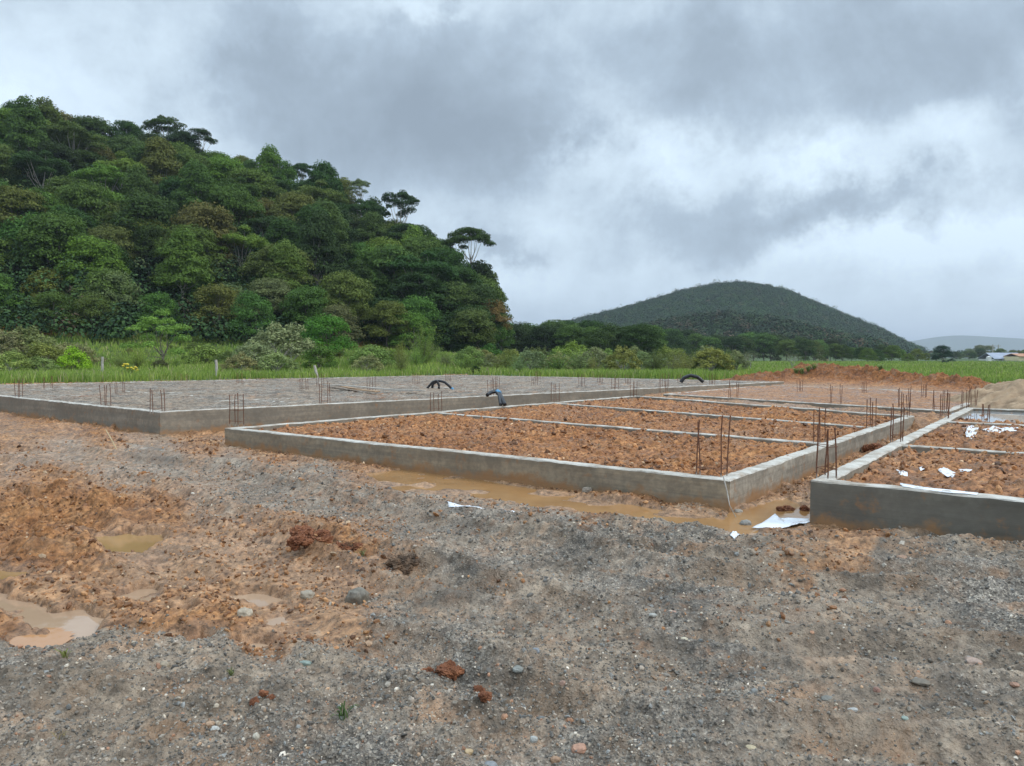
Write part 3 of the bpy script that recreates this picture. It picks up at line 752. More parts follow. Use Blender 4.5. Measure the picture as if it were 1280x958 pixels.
ST = [
 (446, 742, 34, 26, (.17, .15, .115), 'large round grey-brown boulder standing in the wet mud', .75),
 (1217, 821, 27, 13, (.46, .31, .24), 'smooth pinkish oval stone on the gravel at the right', .8),
 (384, 744, 22, 13, (.40, .33, .24), 'beige half-buried stone just left of the grey-brown boulder', .5),
 (306, 771, 22, 20, (.50, .40, .28), 'upright pale tan stone in the orange mud', .6),
 (854, 807, 16, 5, (.62, .54, .38), 'flat cream stone lying in the middle of the gravel', .6),
 (938, 930, 20, 7, (.62, .50, .30), 'flat yellowish stone near the bottom edge right of centre', .6),
 (712, 883, 13, 14, (.45, .19, .08), 'round orange stone in the foreground gravel', .6),
 (723, 940, 22, 10, (.52, .25, .15), 'elongated salmon-orange stone at the bottom of the picture', .6),
 (586, 935, 15, 10, (.58, .40, .20), 'yellow-orange stone near the bottom edge, left of the salmon one', .6),
 (631, 905, 11, 9, (.55, .25, .12), 'small bright orange stone between the red clods and the bottom edge', .6),
 (669, 833, 13, 11, (.24, .28, .33), 'blue-grey angular stone beside the pale green flat stone', .6),
 (648, 843, 20, 9, (.27, .29, .27), 'flat pale green-grey stone right of the red clods', .5),
 (703, 860, 10, 9, (.42, .23, .16), 'small brownish-red square stone right of the blue-grey stone', .6),
 (612, 950, 24, 13, (.25, .28, .31), 'large blue-grey stone cut by the bottom edge', .5),
 (514, 886, 10, 11, (.52, .42, .33), 'pale beige stone below the red clods', .6),
 (677, 888, 20, 13, (.13, .15, .16), 'dark slate-coloured stone in the foreground hollow', .6),
 (667, 925, 13, 10, (.50, .51, .48), 'white and grey stone in the foreground gravel', .6),
 (694, 947, 17, 12, (.38, .20, .10), 'rusty brown stone beside the salmon-orange one', .5),
 (382, 832, 17, 9, (.24, .34, .30), 'pale turquoise stone in the grey gravel berm', .6),
 (374, 846, 14, 8, (.38, .22, .15), 'reddish-brown stone just below the turquoise stone', .6),
 (206, 835, 15, 9, (.38, .30, .20), 'tan stone on the gravel berm below the puddles', .6),
 (263, 911, 14, 8, (.50, .30, .17), 'light orange oval stone in the lower left gravel', .6),
 (269, 921, 12, 9, (.60, .60, .56), 'small white stone below the light orange one', .6),
 (320, 929, 11, 11, (.58, .53, .42), 'cream round stone in the lower left gravel', .6),
 (1151, 852, 28, 8, (.15, .12, .085), 'thin dark brown flat stone on the gravel at the right', .4),
 (1035, 872, 22, 7, (.17, .17, .15), 'flat dark grey shard on the foreground gravel', .5),
 (1066, 898, 14, 5, (.50, .50, .48), 'light grey flat stone at the lower right', .6),
 (1131, 911, 11, 5, (.33, .44, .38), 'pale green chip at the lower right', .6),
 (1127, 702, 17, 7, (.38, .20, .11), 'brown oval stone in front of the dark right wall', .6),
 (842, 767, 11, 7, (.52, .28, .20), 'small pink stone in the middle of the gravel', .6),
 (1053, 755, 15, 6, (.55, .40, .30), 'pale pink flat stone right of the centre of the gravel', .6),
 (816, 773, 13, 6, (.50, .50, .46), 'whitish stone to the left of the small pink stone', .6),
 (1096, 865, 11, 9, (.38, .17, .12), 'dark red round stone at the lower right', .6),
 (1162, 823, 9, 7, (.58, .44, .27), 'small tan stone left of the smooth pinkish oval stone', .6),
 (1268, 861, 13, 7, (.42, .20, .12), 'orange-red stone at the right edge', .5),
 (932, 648, 20, 15, (.28, .27, .25), 'grey stone at the foot of the middle foundation corner', .5),
 (923, 634, 14, 10, (.42, .38, .32), 'pale lump of cement at the middle foundation corner', .6),
 
 (734, 588, 12, 8, (.40, .33, .26), 'pale stone on the orange soil in the middle foundation', .8),
]
for i, (px, py, w_, h_, c_, lab, fl2) in enumerate(ST):
    o = stone('stone', px, py+h_*.3, w_, h_, c_, lab, seed=400+i*7, flat=fl2, group='loose stones on the ground', rough=.2 if h_ < 20 else .22)
    if i == len(ST)-1:
        p = at(px, py, ZM-.05); o.location = (p[0], p[1], gz(p[0], p[1])+.02)
def clodpile(px, py, spec, mat, label, seed, root=False, cat='clod of earth', zbase=.05):
    p = at(px, py, zbase); x0, y0 = p[0], p[1]; mb = MB(); rr_ = np.random.default_rng(seed)
    z0 = gz(x0, y0)
    for (dx, dy, dz, s) in spec:
        V = IV5*(1+.45*n3(IV5*1.0, .7, seed)+.35*n3(IV5, .3, seed+1)+.28*n3(IV5, .13, seed+2)+.16*n3(IV5, .06, seed+3))[:, None]*s*rr_.uniform(.8, 1.15, 3)
        a = rr_.uniform(0, 6.28); V = np.stack([V[:, 0]*math.cos(a)-V[:, 1]*math.sin(a), V[:, 0]*math.sin(a)+V[:, 1]*math.cos(a), V[:, 2]*.75], 1)
        mb.add(V+np.array([dx, dy, dz]), T=IF5); seed += 5
    o = mb.build('clay_clod', mat); o.location = (x0, y0, z0-.005)
    tag(o, label, cat)
    if root:
        rb = MB()
        for _ in range(38):
            a = rr_.uniform(0, 6.28); L = rr_.uniform(.04, .14); b = rr_.uniform(.0, .8)
            s0 = np.array([rr_.normal()*.06, rr_.normal()*.04, rr_.uniform(.02, .08)])
            e = s0+np.array([math.cos(a)*L, math.sin(a)*L, b*L]); m = (s0+e)/2+rr_.normal(size=3)*.02
            rb.tube([s0, m, e], [.0018, .0013, .0006], 4, False)
        rb.build('roots', M['darkclod'], o)
    return o
rs = np.random.default_rng(5)
def spec(n, sx_, sy_, s0, s1): return [(rs.normal()*sx_, rs.normal()*sy_, rs.uniform(0, .04), rs.uniform(s0, s1)) for _ in range(n)]
clodpile(388, 698, spec(7, .10, .08, .045, .10), M['clod'], 'dark red lumpy clod of clay at the edge of the gravel', 500)
clodpile(430, 694, spec(6, .08, .06, .05, .09), M['clod'], 'brownish red clod beside the darker lump, with roots showing', 520, root=True)
clodpile(498, 710, spec(6, .07, .06, .04, .075), M['darkclod'], 'dark root ball with fine roots on the gravel', 540, root=True)
clodpile(556, 838, [(-.10, 0, .0, .028), (-.07, .01, .01, .026), (0, 0, .015, .04), (.035, -.01, .012, .038), (.06, .02, .01, .03), (.02, .03, .03, .03), (-.03, .02, .01, .025)], M['clod'], 'crumbly bright red clods on the foreground gravel', 560)
clodpile(605, 862, spec(3, .02, .02, .018, .03), M['clod'], 'small reddish clod just right of the crumbly red clods', 580)
clodpile(607, 892, spec(3, .02, .02, .016, .026), M['clod'], 'pinkish red clod near the foreground hollow', 590)
clodpile(325, 889, spec(3, .03, .02, .016, .028), M['clod'], 'orange-red clod in the lower left gravel', 600)
clodpile(985, 634, spec(6, .08, .05, .03, .055), M['clod'], 'dark red clod in the gap between the two foundations', 620)
clodpile(1100, 551, spec(5, .12, .10, .06, .11), M['clod'], 'orange clod on top of the heap between the foundations', 630, zbase=.28)

# ------------------------------------------------------------------ torn plastic sheets
def sheet(poly, z, label, seed, lift=.012, group='scraps of white plastic'):
    P = np.array([at(x, y, z)[:2] for x, y in poly]); c = P.mean(0)
    n = len(P); K = 8; V = []; 
    # refine outline
    out = []
    for i in range(n):
        for t in (0, .33, .66): out.append(P[i]*(1-t)+P[(i+1) % n]*t)
    out = np.array(out); out += .012*np.stack([vn(out[:, 0]*9, out[:, 1]*9, .3, seed), vn(out[:, 1]*9, out[:, 0]*9, .3, seed+1)], 1); n = len(out)
    for k in range(K+1): V.append(c+(out-c)*(k/K))
    V = np.concatenate(V)
    zz = ground(V[:, 0], V[:, 1])[0]
    zz = np.maximum(zz, z)+lift+.007*fbm(V[:, 0], V[:, 1], .09, 3, seed)
    V3 = np.stack([V[:, 0], V[:, 1], zz], 1)-np.array([c[0], c[1], 0])
    Qd = [[k*n+i, k*n+(i+1) % n, (k+1)*n+(i+1) % n, (k+1)*n+i] for k in range(K) for i in range(n)]
    o = mesh_np('plastic_sheet', V3, np.array(Qd), [M['plastic']], smooth=True); o.location = (c[0], c[1], 0)
    so = o.modifiers.new('s', 'SOLIDIFY'); so.thickness = .0015
    tag(o, label, 'plastic sheet', group); return o
sheet([(941, 661), (957, 652), (969, 643), (973, 649), (992, 649), (1012, 650), (1012, 657), (1001, 655), (985, 660), (972, 663), (958, 661)], .04, 'largest white sheet lying at the channel end against the right foundation', 700)
sheet([(911, 679), (921, 671), (930, 669), (930, 675), (917, 682)], .05, 'small white scrap just left of and below the largest white sheet', 710)
sheet([(556, 632), (575, 633), (600, 635), (608, 638), (590, 641), (562, 638)], .05, 'long thin white scrap on the gravel in front of the channel', 720)
sheet([(618, 644), (640, 641), (657, 645), (650, 648), (625, 647)], .05, 'greyish white scrap to the right of the long thin one', 730)
zz_ = ZR-.055
sheet([(1120, 588), (1128, 591), (1134, 591), (1134, 597), (1126, 595)], zz_, 'leftmost white scrap on the soil in the right foundation', 740)
sheet([(1147, 587), (1153, 584), (1156, 588), (1149, 590)], zz_, 'tiny white scrap, second from the left on the soil in the right foundation', 750)
sheet([(1171, 588), (1179, 587), (1195, 593), (1192, 601), (1183, 597)], zz_, 'biggest white scrap on the soil of the nearest bay in the right foundation', 760)
sheet([(1197, 588), (1206, 588), (1216, 588), (1210, 592), (1203, 593)], zz_, 'rightmost white scrap on the soil of the nearest bay', 770)
sheet([(1203, 536), (1214, 533), (1223, 536), (1221, 544), (1215, 551), (1208, 547)], zz_, 'rounded white scrap in the second bay of the right foundation', 790)
sheet([(1227, 538), (1240, 535), (1256, 537), (1274, 536), (1271, 540), (1250, 544), (1236, 542)], zz_, 'long white scrap in the second bay at the right edge', 795)
sheet([(1125, 605), (1133, 606), (1150, 609.5), (1180, 612.5), (1222, 617), (1220, 619.5), (1180, 616), (1150, 612.5), (1128, 609)], ZR, 'white plastic edge folded over the top of the dark right wall', 780, lift=.006)

# ------------------------------------------------------------------ sand pile
V = []
nn_ = 190
U, Wd = np.meshgrid(np.linspace(-1, 1, nn_), np.linspace(-1, 1, nn_))
cx, cy, rs_ = 15.7, 19.6, 4.7
xx, yy = U*rs_, Wd*rs_; r_ = np.hypot(U, Wd*1.05)
hh = 1.35*np.clip(1-r_**1.15, -.08, 1)+.26*fbm(xx+cx, yy+cy, 1.1, 6, 801, .62)*(r_ < 1)+.09*worley((xx+cx).ravel(), (yy+cy).ravel(), .25, 803)[1].reshape(xx.shape)*(r_ < 1)
Vp = np.stack([xx.ravel(), yy.ravel(), hh.ravel()], 1)
ii = (np.arange(nn_-1)[:, None]*nn_+np.arange(nn_-1)[None]).ravel()
sp_ = mesh_np('sand_pile', Vp, np.stack([ii, ii+1, ii+nn_+1, ii+nn_], 1), [M['sand']], smooth=True)
sp_.location = (cx, cy, .10); tag(sp_, 'pale heap of sandy gravel at the right edge behind the foundation', 'sand pile')

# ------------------------------------------------------------------ planks, hoses, sticks, posts
def plank(pa, pb, w, t, label, mat):
    pa = np.array(pa); pb = np.array(pb); d = pb-pa; L = np.linalg.norm(d); mb = MB()
    n = 10
    for i in range(n):
        pass
    e = d/L; s = np.cross(e, [0, 0, 1.]); s /= np.linalg.norm(s); u = np.cross(s, e)
    V = []; 
    for i in range(n+1):
        c = d*(i/n)+u*.015*math.sin(i*.7)
        for a, b in ((-1, -1), (1, -1), (1, 1), (-1, 1)): V.append(c+s*a*w/2+u*b*t/2)
    Qd = [[i*4+j, i*4+(j+1) % 4, (i+1)*4+(j+1) % 4, (i+1)*4+j] for i in range(n) for j in range(4)]+[[3, 2, 1, 0], [n*4, n*4+1, n*4+2, n*4+3]]
    mb.add(np.array(V), Qd); o = mb.build('plank', mat); o.location = pa
    tag(o, label, 'plank', 'timber boards on the gravel slab'); return o
plank(at(409, 480.5, ZL+.10), at(472, 490, ZL+.06), .16, .03, 'darker short board crossing under the long one', M['wood'])
plank(at(405, 481, ZL+.16), at(530, 489, ZL+.09), .14, .03, 'long thin pale board lying across the gravel of the left foundation', M['oldwood'])
def hose(pts, r, label, ends=()):
    P = np.array(pts, float); base_ = P[0].copy(); P = P-base_
    # smooth
    t = np.linspace(0, len(P)-1, 40); S = np.array([[np.interp(tt, range(len(P)), P[:, k]) for k in range(3)] for tt in t])
    for _ in range(3): S[1:-1] = (S[:-2]+S[1:-1]*2+S[2:])/4
    mb = MB(); mb.tube(S, r, 10)
    root = mb.build('conduit_hose', M['hose'], smooth=True); root.location = base_
    for (idx, key, ln) in ends:
        c = MB(); i = idx if idx >= 0 else 40+idx
        seg = S[i-ln:i+1] if i-ln >= 0 else S[:ln+1]
        c.tube(seg, r*1.35, 10); c.build('coupling', M[key], root, smooth=True)
    tag(root, label, 'hose'); return root
D0 = 26.5
hp = lambda x, y, D: atD(x, y, D)
hose([hp(531, 489, 26), hp(537, 482, 26), hp(541, 477.5, 26), hp(546, 476, 26), hp(549, 482, 26), hp(548, 489, 26)], .04, 'black hose looped upright at the left of the gravel slab', ((39, 'yellow', 3),))
hose([hp(540, 488, 26.3), hp(541, 480, 26.3), hp(548, 476, 26.3), hp(556, 478, 26.3), hp(563, 484, 26.3), hp(568, 490, 26.3)], .045, 'black hose arching over with a blue end beside the looped one', ((39, 'blue', 6),))
hose([hp(530, 488.5, 25.9), hp(537, 487.5, 25.9), hp(544, 488.5, 25.9), hp(549, 489.5, 25.9)], .05, 'short black hose lying flat under the looped ones')
hose([hp(609, 494, 19.5), hp(614, 490.5, 19.7), hp(621, 489, 19.8), hp(625, 493, 19.6), hp(628, 499, 19.3), hp(631, 506, 19.1)], .05, 'black hose hanging down over the side wall of the left foundation', ((22, 'blue', 5),))
hose([hp(621, 490, 19.75), hp(624, 494, 19.5), hp(626, 506, 19.1)], .045, 'second black hose hanging beside the first on the left foundation wall')
hose([hp(851, 478, 31), hp(855, 472.5, 31), hp(863, 469.5, 31), hp(872, 471.5, 31), hp(879, 477.5, 31)], .075, 'thick black hose arching at the far end of the gravel slab')
def stick(pts, r, label, mat, cat='stick'):
    P = np.array(pts); b = P[0].copy(); mb = MB(); n = len(P)
    mb.tube(P-b, np.linspace(r, r*.6, n), 6); o = mb.build('stick', mat); o.location = b
    tag(o, label, cat); return o
a1 = at(146, 563, .05); stick([a1, a1+(atD(139, 549, a1[1])-a1), atD(132, 537, a1[1]+.05)], .011, 'pale thin cane leaning in the orange mud before the left foundation', M['straw'])
g1 = at(628, 690, .05); g1[2] = gz(g1[0], g1[1]); stick([g1, atD(622, 680, g1[1]), atD(613, 670, g1[1]+.05)], .007, 'thin orange-brown twig sticking up from the gravel', M['wood'])
g1 = at(706, 690, .05); g1[2] = gz(g1[0], g1[1]); stick([g1, atD(707, 684, g1[1]), atD(710, 680, g1[1]+.05)], .006, 'short pale twig on the gravel right of the orange-brown one', M['straw'])
g1 = atD(920, 656, 7.45); stick([atD(904, 595, 7.61), atD(909, 615, 7.52), atD(912, 632, 7.45), g1*[1, 1, 0]+[0, 0, .02]], .007, 'bent dark cable hanging down the middle foundation corner', M['oldwood'], 'cable')
def post(px, ptop, pbot, D, lean, label):
    b = atD(px+lean, pbot, D); t = atD(px-lean, ptop, D); b[2] -= .3
    mb = MB(); n = 8; rp = np.random.default_rng(int(px))
    P = [b+(t-b)*i/n+rp.normal(size=3)*.008 for i in range(n+1)]
    mb.tube(np.array(P)-b, np.linspace(.085, .07, n+1), 8); o = mb.build('fence_post', M['oldwood']); o.location = b
    tag(o, label, 'fence post', 'old fence posts along the grass'); return o
post(128, 446, 473, 46, 0, 'leftmost weathered fence post, upright in the green grass')
post(271, 450, 477, 40, 1, 'middle weathered fence post behind the gravel slab')
post(396, 457, 474, 43, 3, 'rightmost weathered fence post, leaning to the left')
post(646, 462, 471, 50, 0, 'short grey post in the grass behind the gravel slab')

# ------------------------------------------------------------------ foliage
def leafset(C, Nn, size, asp=1.9, seed=0):
    """one folded rhombus per leaf; C centres (n,3), Nn normals (n,3)"""
    r_ = np.random.default_rng(seed); n = len(C)
    Nn = Nn/(np.linalg.norm(Nn, axis=1, keepdims=True)+1e-9)
    a = r_.normal(size=(n, 3)); a -= (a*Nn).sum(1, keepdims=True)*Nn; a /= np.linalg.norm(a, axis=1, keepdims=True)+1e-9
    b = np.cross(Nn, a); s = (size*r_.uniform(.6, 1.3, n))[:, None]
    V = np.stack([C-a*s*.5, C+b*s*.5/asp+Nn*s*.06, C+a*s*.5, C-b*s*.5/asp+Nn*s*.06], 1).reshape(-1, 3)
    return V, np.arange(n*4).reshape(-1, 4)
def clumps(cl, per, leaf, seed, up=.5, fill=.35, asp=1.7):
    r_ = np.random.default_rng(seed); Cs = []; Ns = []
    tot = sum((c[3]*c[4])**.9 for c in cl)
    for (x, y, z, rx, rz) in cl:
        n = int(per*len(cl)*((rx*rz)**.9)/tot)
        d = r_.normal(size=(n, 3)); d /= np.linalg.norm(d, axis=1, keepdims=True)
        d[:, 2] = np.where(d[:, 2] < -.3, -d[:, 2]*.6, d[:, 2])
        lum = 1+.22*n3(d*1.0, .55, seed+int(abs(x)*10))+.12*n3(d, .22, seed+3)
        rad_ = np.where(r_.random(n) < fill, r_.uniform(.35, .95, n), r_.uniform(.86, 1.08, n))*lum
        Cs.append(np.array([x, y, z])+d*rad_[:, None]*[rx, rx, rz])
        Ns.append(d*[1, 1, 1]+[0, 0, up]+r_.normal(size=(n, 3))*.55)
    C = np.concatenate(Cs); Nn = np.concatenate(Ns)
    return leafset(C, Nn, leaf, asp, seed)
def limbs(mb, base, targets, r0, seed, forkz):
    r_ = np.random.default_rng(seed); b = np.array(base, float)
    lean = r_.normal(size=2)*.25
    top = b+np.array([lean[0], lean[1], forkz])
    P = [b+(top-b)*t+np.array([math.sin(t*4)*.08, math.cos(t*3)*.06, 0]) for t in np.linspace(0, 1, 7)]
    mb.tube(P, np.concatenate([[r0*1.35], np.linspace(r0, r0*.62, 6)]), 8, False)
    for i, t in enumerate(targets):
        t = np.array(t, float); s = P[-1] if i % 2 == 0 else P[-2]
        m = s+(t-s)*.5+np.array([0, 0, -.10*np.linalg.norm(t-s)])+r_.normal(size=3)*.15
        mb.tube([s, s+(m-s)*.5+r_.normal(size=3)*.06, m, m+(t-m)*.5+r_.normal(size=3)*.1, t], np.linspace(r0*.5, r0*.10, 5), 6, False)
def make_tree(name, kind, seed):
    """kinds: round, tall, flat (umbrella), open, bushy, feather"""
    r_ = np.random.default_rng(seed); root = empty(name); cl = []
    H = {'round': 10, 'tall': 13, 'flat': 12, 'open': 14, 'bushy': 7, 'small': 5}[kind]
    if kind == 'round':
        for k in range(16):
            a = k*2.4; t = (k+.5)/16; cl.append((math.cos(a)*3.1*math.sqrt(t), math.sin(a)*3.1*math.sqrt(t), H-1.2-3.6*t**1.4+r_.normal()*.35, r_.uniform(1.1, 1.75), r_.uniform(.8, 1.2)))
        for k in range(8):
            a = k*.8; cl.append((math.cos(a)*2.9, math.sin(a)*2.9, H-6+r_.normal()*.6, r_.uniform(1., 1.5), r_.uniform(.9, 1.3)))
    elif kind == 'tall':
        for k in range(20):
            a = k*2.4; t = (k+.5)/20; cl.append((math.cos(a)*2.5*t**.6, math.sin(a)*2.5*t**.6, H-1-7*t+r_.normal()*.4, r_.uniform(.95, 1.5), r_.uniform(.8, 1.2)))
    elif kind == 'flat':
        for k in range(17):
            a = k*2.4; t = (k+.5)/17; cl.append((math.cos(a)*4.2*math.sqrt(t), math.sin(a)*4.2*math.sqrt(t), H-.9-2.3*t+r_.normal()*.65, r_.uniform(.8, 1.7), r_.uniform(.5, 1.0)))
    elif kind == 'open':
        for k in range(20):
            a = k*2.4+r_.normal()*.5; t = (k+.5)/20; cl.append((math.cos(a)*4.0*math.sqrt(t), math.sin(a)*4.0*math.sqrt(t), H-1-4.4*t*r_.uniform(.4, 1.2), r_.uniform(.7, 1.5), r_.uniform(.5, 1.0)))
    elif kind == 'bushy':
        for k in range(18):
            a = k*2.4; t = (k+.5)/18; cl.append((math.cos(a)*2.9*math.sqrt(t), math.sin(a)*2.9*math.sqrt(t), (H-1.0)*(1-t*.85)+r_.normal()*.3, r_.uniform(.8, 1.3), r_.uniform(.6, 1.0)))
    elif kind == 'small':
        for k in range(16):
            a = k*2.4; t = (k+.5)/16; cl.append((math.cos(a)*2.0*math.sqrt(t), math.sin(a)*2.0*math.sqrt(t), H-.5-3.*t+r_.normal()*.25, r_.uniform(.45, .85), r_.uniform(.22, .42)))
    cl = [(c[0], c[1], c[2], c[3]*(1.3 if kind in ('round', 'tall', 'bushy') else 1.1), c[4]*(1.3 if kind in ('round', 'tall', 'bushy') else 1.1)) for c in cl]
    per = {'round': 560, 'tall': 560, 'flat': 460, 'open': 300, 'bushy': 400, 'small': 300}[kind]
    lf = {'small': .15, 'bushy': .26}.get(kind, .33)
    Vl, Ql = clumps(cl, per, lf, seed)
    tb = MB(); tg = [(c[0]*.85, c[1]*.85, c[2]-.1) for c in cl[::2]]
    fork = {'round': 4, 'tall': 5.5, 'flat': 6.5, 'open': 6.5, 'bushy': 1.5, 'small': 1.6}[kind]
    limbs(tb, (0, 0, -.6), tg, {'small': .09, 'bushy': .14}.get(kind, .20), seed+1, fork)
    tr = tb.build('trunk', M['palebark'] if kind in ('open', 'flat', 'tall') else M['bark'], root, smooth=True)
    cr = mesh_np('crown', Vl, Ql, [M['leaf']], root)
    return root
PROTO = {}
for kind, ns in (('round', 4), ('tall', 3), ('flat', 2), ('open', 2), ('bushy', 3), ('small', 2)):
    PROTO[kind] = [make_tree('forest_tree', kind, 900+len(PROTO)*31+i*7) for i in range(ns)]
used = set()
GREENS = {
 'dark green': (.036, .070, .024), 'mid green': (.070, .125, .036), 'bright green': (.095, .158, .040), 'olive': (.098, .125, .042),
 'yellow-green': (.13, .175, .045), 'brownish': (.135, .125, .055), 'grey-green': (.11, .145, .08), 'deep green': (.026, .050, .020)}
def plant(kind, x, y, s, col, label, cat='tree', name='forest_tree', group=None, sz=None, var=.15, z=None, which=None):
    pr = PROTO[kind]; p = pr[(which if which is not None else random.randrange(len(pr))) % len(pr)]
    if p.as_pointer() in used: r_ = copy_tree(p)
    else: used.add(p.as_pointer()); r_ = p
    r_.name = name
    r_.location = (x, y, (gz(x, y, False) if z is None else z)-.15)
    r_.rotation_euler.z = random.uniform(0, 6.28); r_.scale = (s, s, sz or s*random.uniform(.88, 1.12))
    c = [v*k_*random.uniform(1-var, 1+var) for v, k_ in zip((GREENS[col] if isinstance(col, str) else col), (1.12, 1.04, .88))]
    for ch in r_.children:
        if ch.name.startswith('crown'): ch.color = (*c, 1)
    tag(r_, label, cat, group); return r_

# wooded hillside on the left
pts = []
gy = 66.0; row = 0
while gy < 162:
    sp = 4.9 if gy < 100 else (5.6 if gy < 130 else 5.9)
    gx = -150+(row % 2)*sp/2
    while gx < 8:
        x = gx+random.uniform(-1, 1)*sp*.42; y = gy+random.uniform(-1, 1)*sp*.42
        u = x/y
        foot = float(np.interp(x, [-140, -60, -20, 0], [60, 72, 84, 95]))
        hr = float(hill_R(np.array([x]))[0])
        if -.73 < u < .0 and y > foot-3 and (hr > 1.5) and y < 152+random.uniform(-6, 6): pts.append((x, y, foot))
        gx += sp
    gy += sp*.92; row += 1
H0 = hill(np.array([p[0] for p in pts]), np.array([p[1] for p in pts]))
random.shuffle(pts)
pts = sorted(pts, key=lambda p: p[1])
print('hillside trees', len(pts))
def side(u): return 'far left' if u < -.5 else ('left' if u < -.34 else ('middle' if u < -.17 else 'right end'))
NPOP = len(pts)
if NPOP > 290:
    keepi = sorted(random.sample(range(NPOP), 290)); pts = [pts[i] for i in keepi]
for (x, y, foot) in pts:
    t = (y-foot)/70; u = x/y
    low = t < .12; sky_ = t > .86
    wts = (('dark green', 30), ('mid green', 30), ('bright green', 16), ('olive', 9), ('yellow-green', 2), ('brownish', 2), ('deep green', 7)) if not low else (('bright green', 30), ('mid green', 30), ('yellow-green', 12), ('olive', 15), ('grey-green', 10))
    col = random.choices([w[0] for w in wts], [w[1] for w in wts])[0]
    if u > -.12 and random.random() < .6: col = random.choice(('dark green', 'deep green', 'dark green', 'mid green'))
    kind = random.choices(('round', 'tall', 'flat', 'bushy', 'open'), (46, 22, 10, 14, 4) if not low else (16, 4, 0, 70, 0))[0]
    if kind == 'open' and not sky_: kind = 'round'
    s = random.uniform(.66, 1.04)*(.9 if low else 1)
    zonew = 'foot' if low else ('crest' if sky_ else 'slope')
    lab = f'{col} {"bushy low" if kind == "bushy" else kind + "-crowned" if kind != "tall" else "tall narrow"} tree on the {side(u)} of the wooded hill {zonew}'
    plant(kind, x, y, s, col, lab, group=f'{col} {kind} trees on the {side(u)} hill {zonew}')
# emergent trees along the skyline, each recognisable
for px, ytop, D, kind, s, col, lab, w in (
 (82, 140, 140, 'open', .95, 'brownish', 'brownish open-crowned emergent tree with pale limbs at the hilltop on the left', 0),
 (20, 133, 138, 'flat', .8, 'dark green', 'dark flat-topped tree at the left edge of the skyline', 0),
 (160, 152, 138, 'round', .75, 'dark green', 'dark dense tree right of the brownish open-crowned one on the skyline', 1),
 (205, 148, 141, 'flat', .75, 'dark green', 'flat-topped spreading tree in the hilltop clump', 1),
 (190, 168, 136, 'round', .8, 'dark green', 'dense round tree filling the middle of the hilltop clump', 0),
 (228, 165, 137, 'round', .8, 'deep green', 'very dark round tree on the right of the hilltop clump', 3),
 (268, 190, 137, 'round', .75, 'mid green', 'mid green round tree just right of the hilltop clump', 2),
 (300, 196, 139, 'round', .7, 'olive', 'olive round tree on the skyline below the hilltop clump', 1),
 (250, 160, 138, 'open', .62, 'deep green', 'dark tree with a gap beneath its crown at the right of the hilltop clump', 1),
 (378, 206, 138, 'flat', .55, 'dark green', 'small flat-topped tree standing alone on the sloping skyline', 0),
 (450, 224, 138, 'open', .5, 'grey-green', 'thin sparse tree sticking up left of the big dark skyline tree', 1),
 (500, 238, 130, 'open', .85, 'deep green', 'big dark spreading tree with an open crown on the descending skyline', 0),
 (586, 286, 116, 'flat', .8, 'dark green', 'leaning umbrella-shaped tree with bare limbs at the right end of the hill', 0),
 (548, 300, 116, 'round', .7, 'dark green', 'dense dark tree below the umbrella-shaped one', 2),
 (612, 375, 100, 'round', .62, 'brownish', 'low brown-tinged tree at the right foot of the hill', 1)):
    H_ = {'open': 14, 'flat': 12, 'round': 10}[kind]*s
    t = atD(px, ytop, D)
    plant(kind, t[0], D, s, col, lab, group='emergent trees along the hill skyline', z=t[2]-H_+.25, sz=s, which=w, name='emergent_tree')
# nose of the hill: tall dark mass between x 560 and 660
for i, (px, ytop, D, s) in enumerate(((530, 302, 112, .9), (556, 322, 108, .85), (575, 345, 104, .75), (566, 366, 99, .75), (540, 350, 98, .9), (500, 335, 104, 1), (592, 384, 97, .6), (612, 396, 100, .5), (580, 398, 93, .65), (550, 395, 92, .8), (520, 385, 92, .8), (490, 370, 94, .95), (626, 402, 104, .45))):
    t = atD(px, ytop, D); H_ = 10*s
    plant('round', t[0], D, s*1.05, random.choice(('deep green', 'dark green', 'mid green')), 'dense dark round tree in the mass at the right end of the hill', group='dark trees at the right end of the hill', z=t[2]-H_+.3)

# tree belt between the hill and the field
def belt(px0, px1, n, D0_, D1_, top0, top1, cols, lab, grp, kinds=('round', 'bushy'), cat='tree', name='belt_tree'):
    for i in range(n):
        px = px0+(px1-px0)*(i+random.uniform(.1, .9))/n; D = random.uniform(D0_, D1_)
        yt = top0+(top1-top0)*(px-px0)/(px1-px0)+random.uniform(-4, 6); t = atD(px, yt, D)
        g_ = gz(t[0], D, False); Hh = max(1.5, t[2]-g_)
        k = random.choice(kinds); s = Hh/{'round': 10, 'bushy': 7, 'tall': 13, 'small': 5, 'flat': 12}[k]
        c_ = random.choice(cols)
        plant(k, t[0], D, s*random.uniform(1., 1.2), c_, f'{c_} {k} {lab}', cat=cat, name=name, group=f'{c_} {k} {grp}', sz=s)
belt(640, 820, 20, 125, 165, 402, 404, ('dark green', 'deep green', 'mid green'), 'tree in the belt right of the wooded hill', 'trees of the belt right of the hill')
belt(740, 815, 4, 110, 120, 404, 404, ('dark green',), 'tree standing out before the belt', 'trees before the belt')
belt(820, 1040, 22, 190, 240, 412, 420, ('dark green', 'deep green', 'mid green'), 'tree along the far edge of the field', 'trees along the far field edge')
belt(1040, 1130, 9, 170, 200, 428, 430, ('mid green', 'dark green'), 'tree near the foot of the distant hill', 'trees near the foot of the distant hill')
belt(1135, 1160, 3, 200, 220, 437, 440, ('olive', 'bright green'), 'low tree left of the lone round one', 'low trees left of the lone tree')
t = atD(1178, 429, 150); g_ = gz(t[0], 150, False)
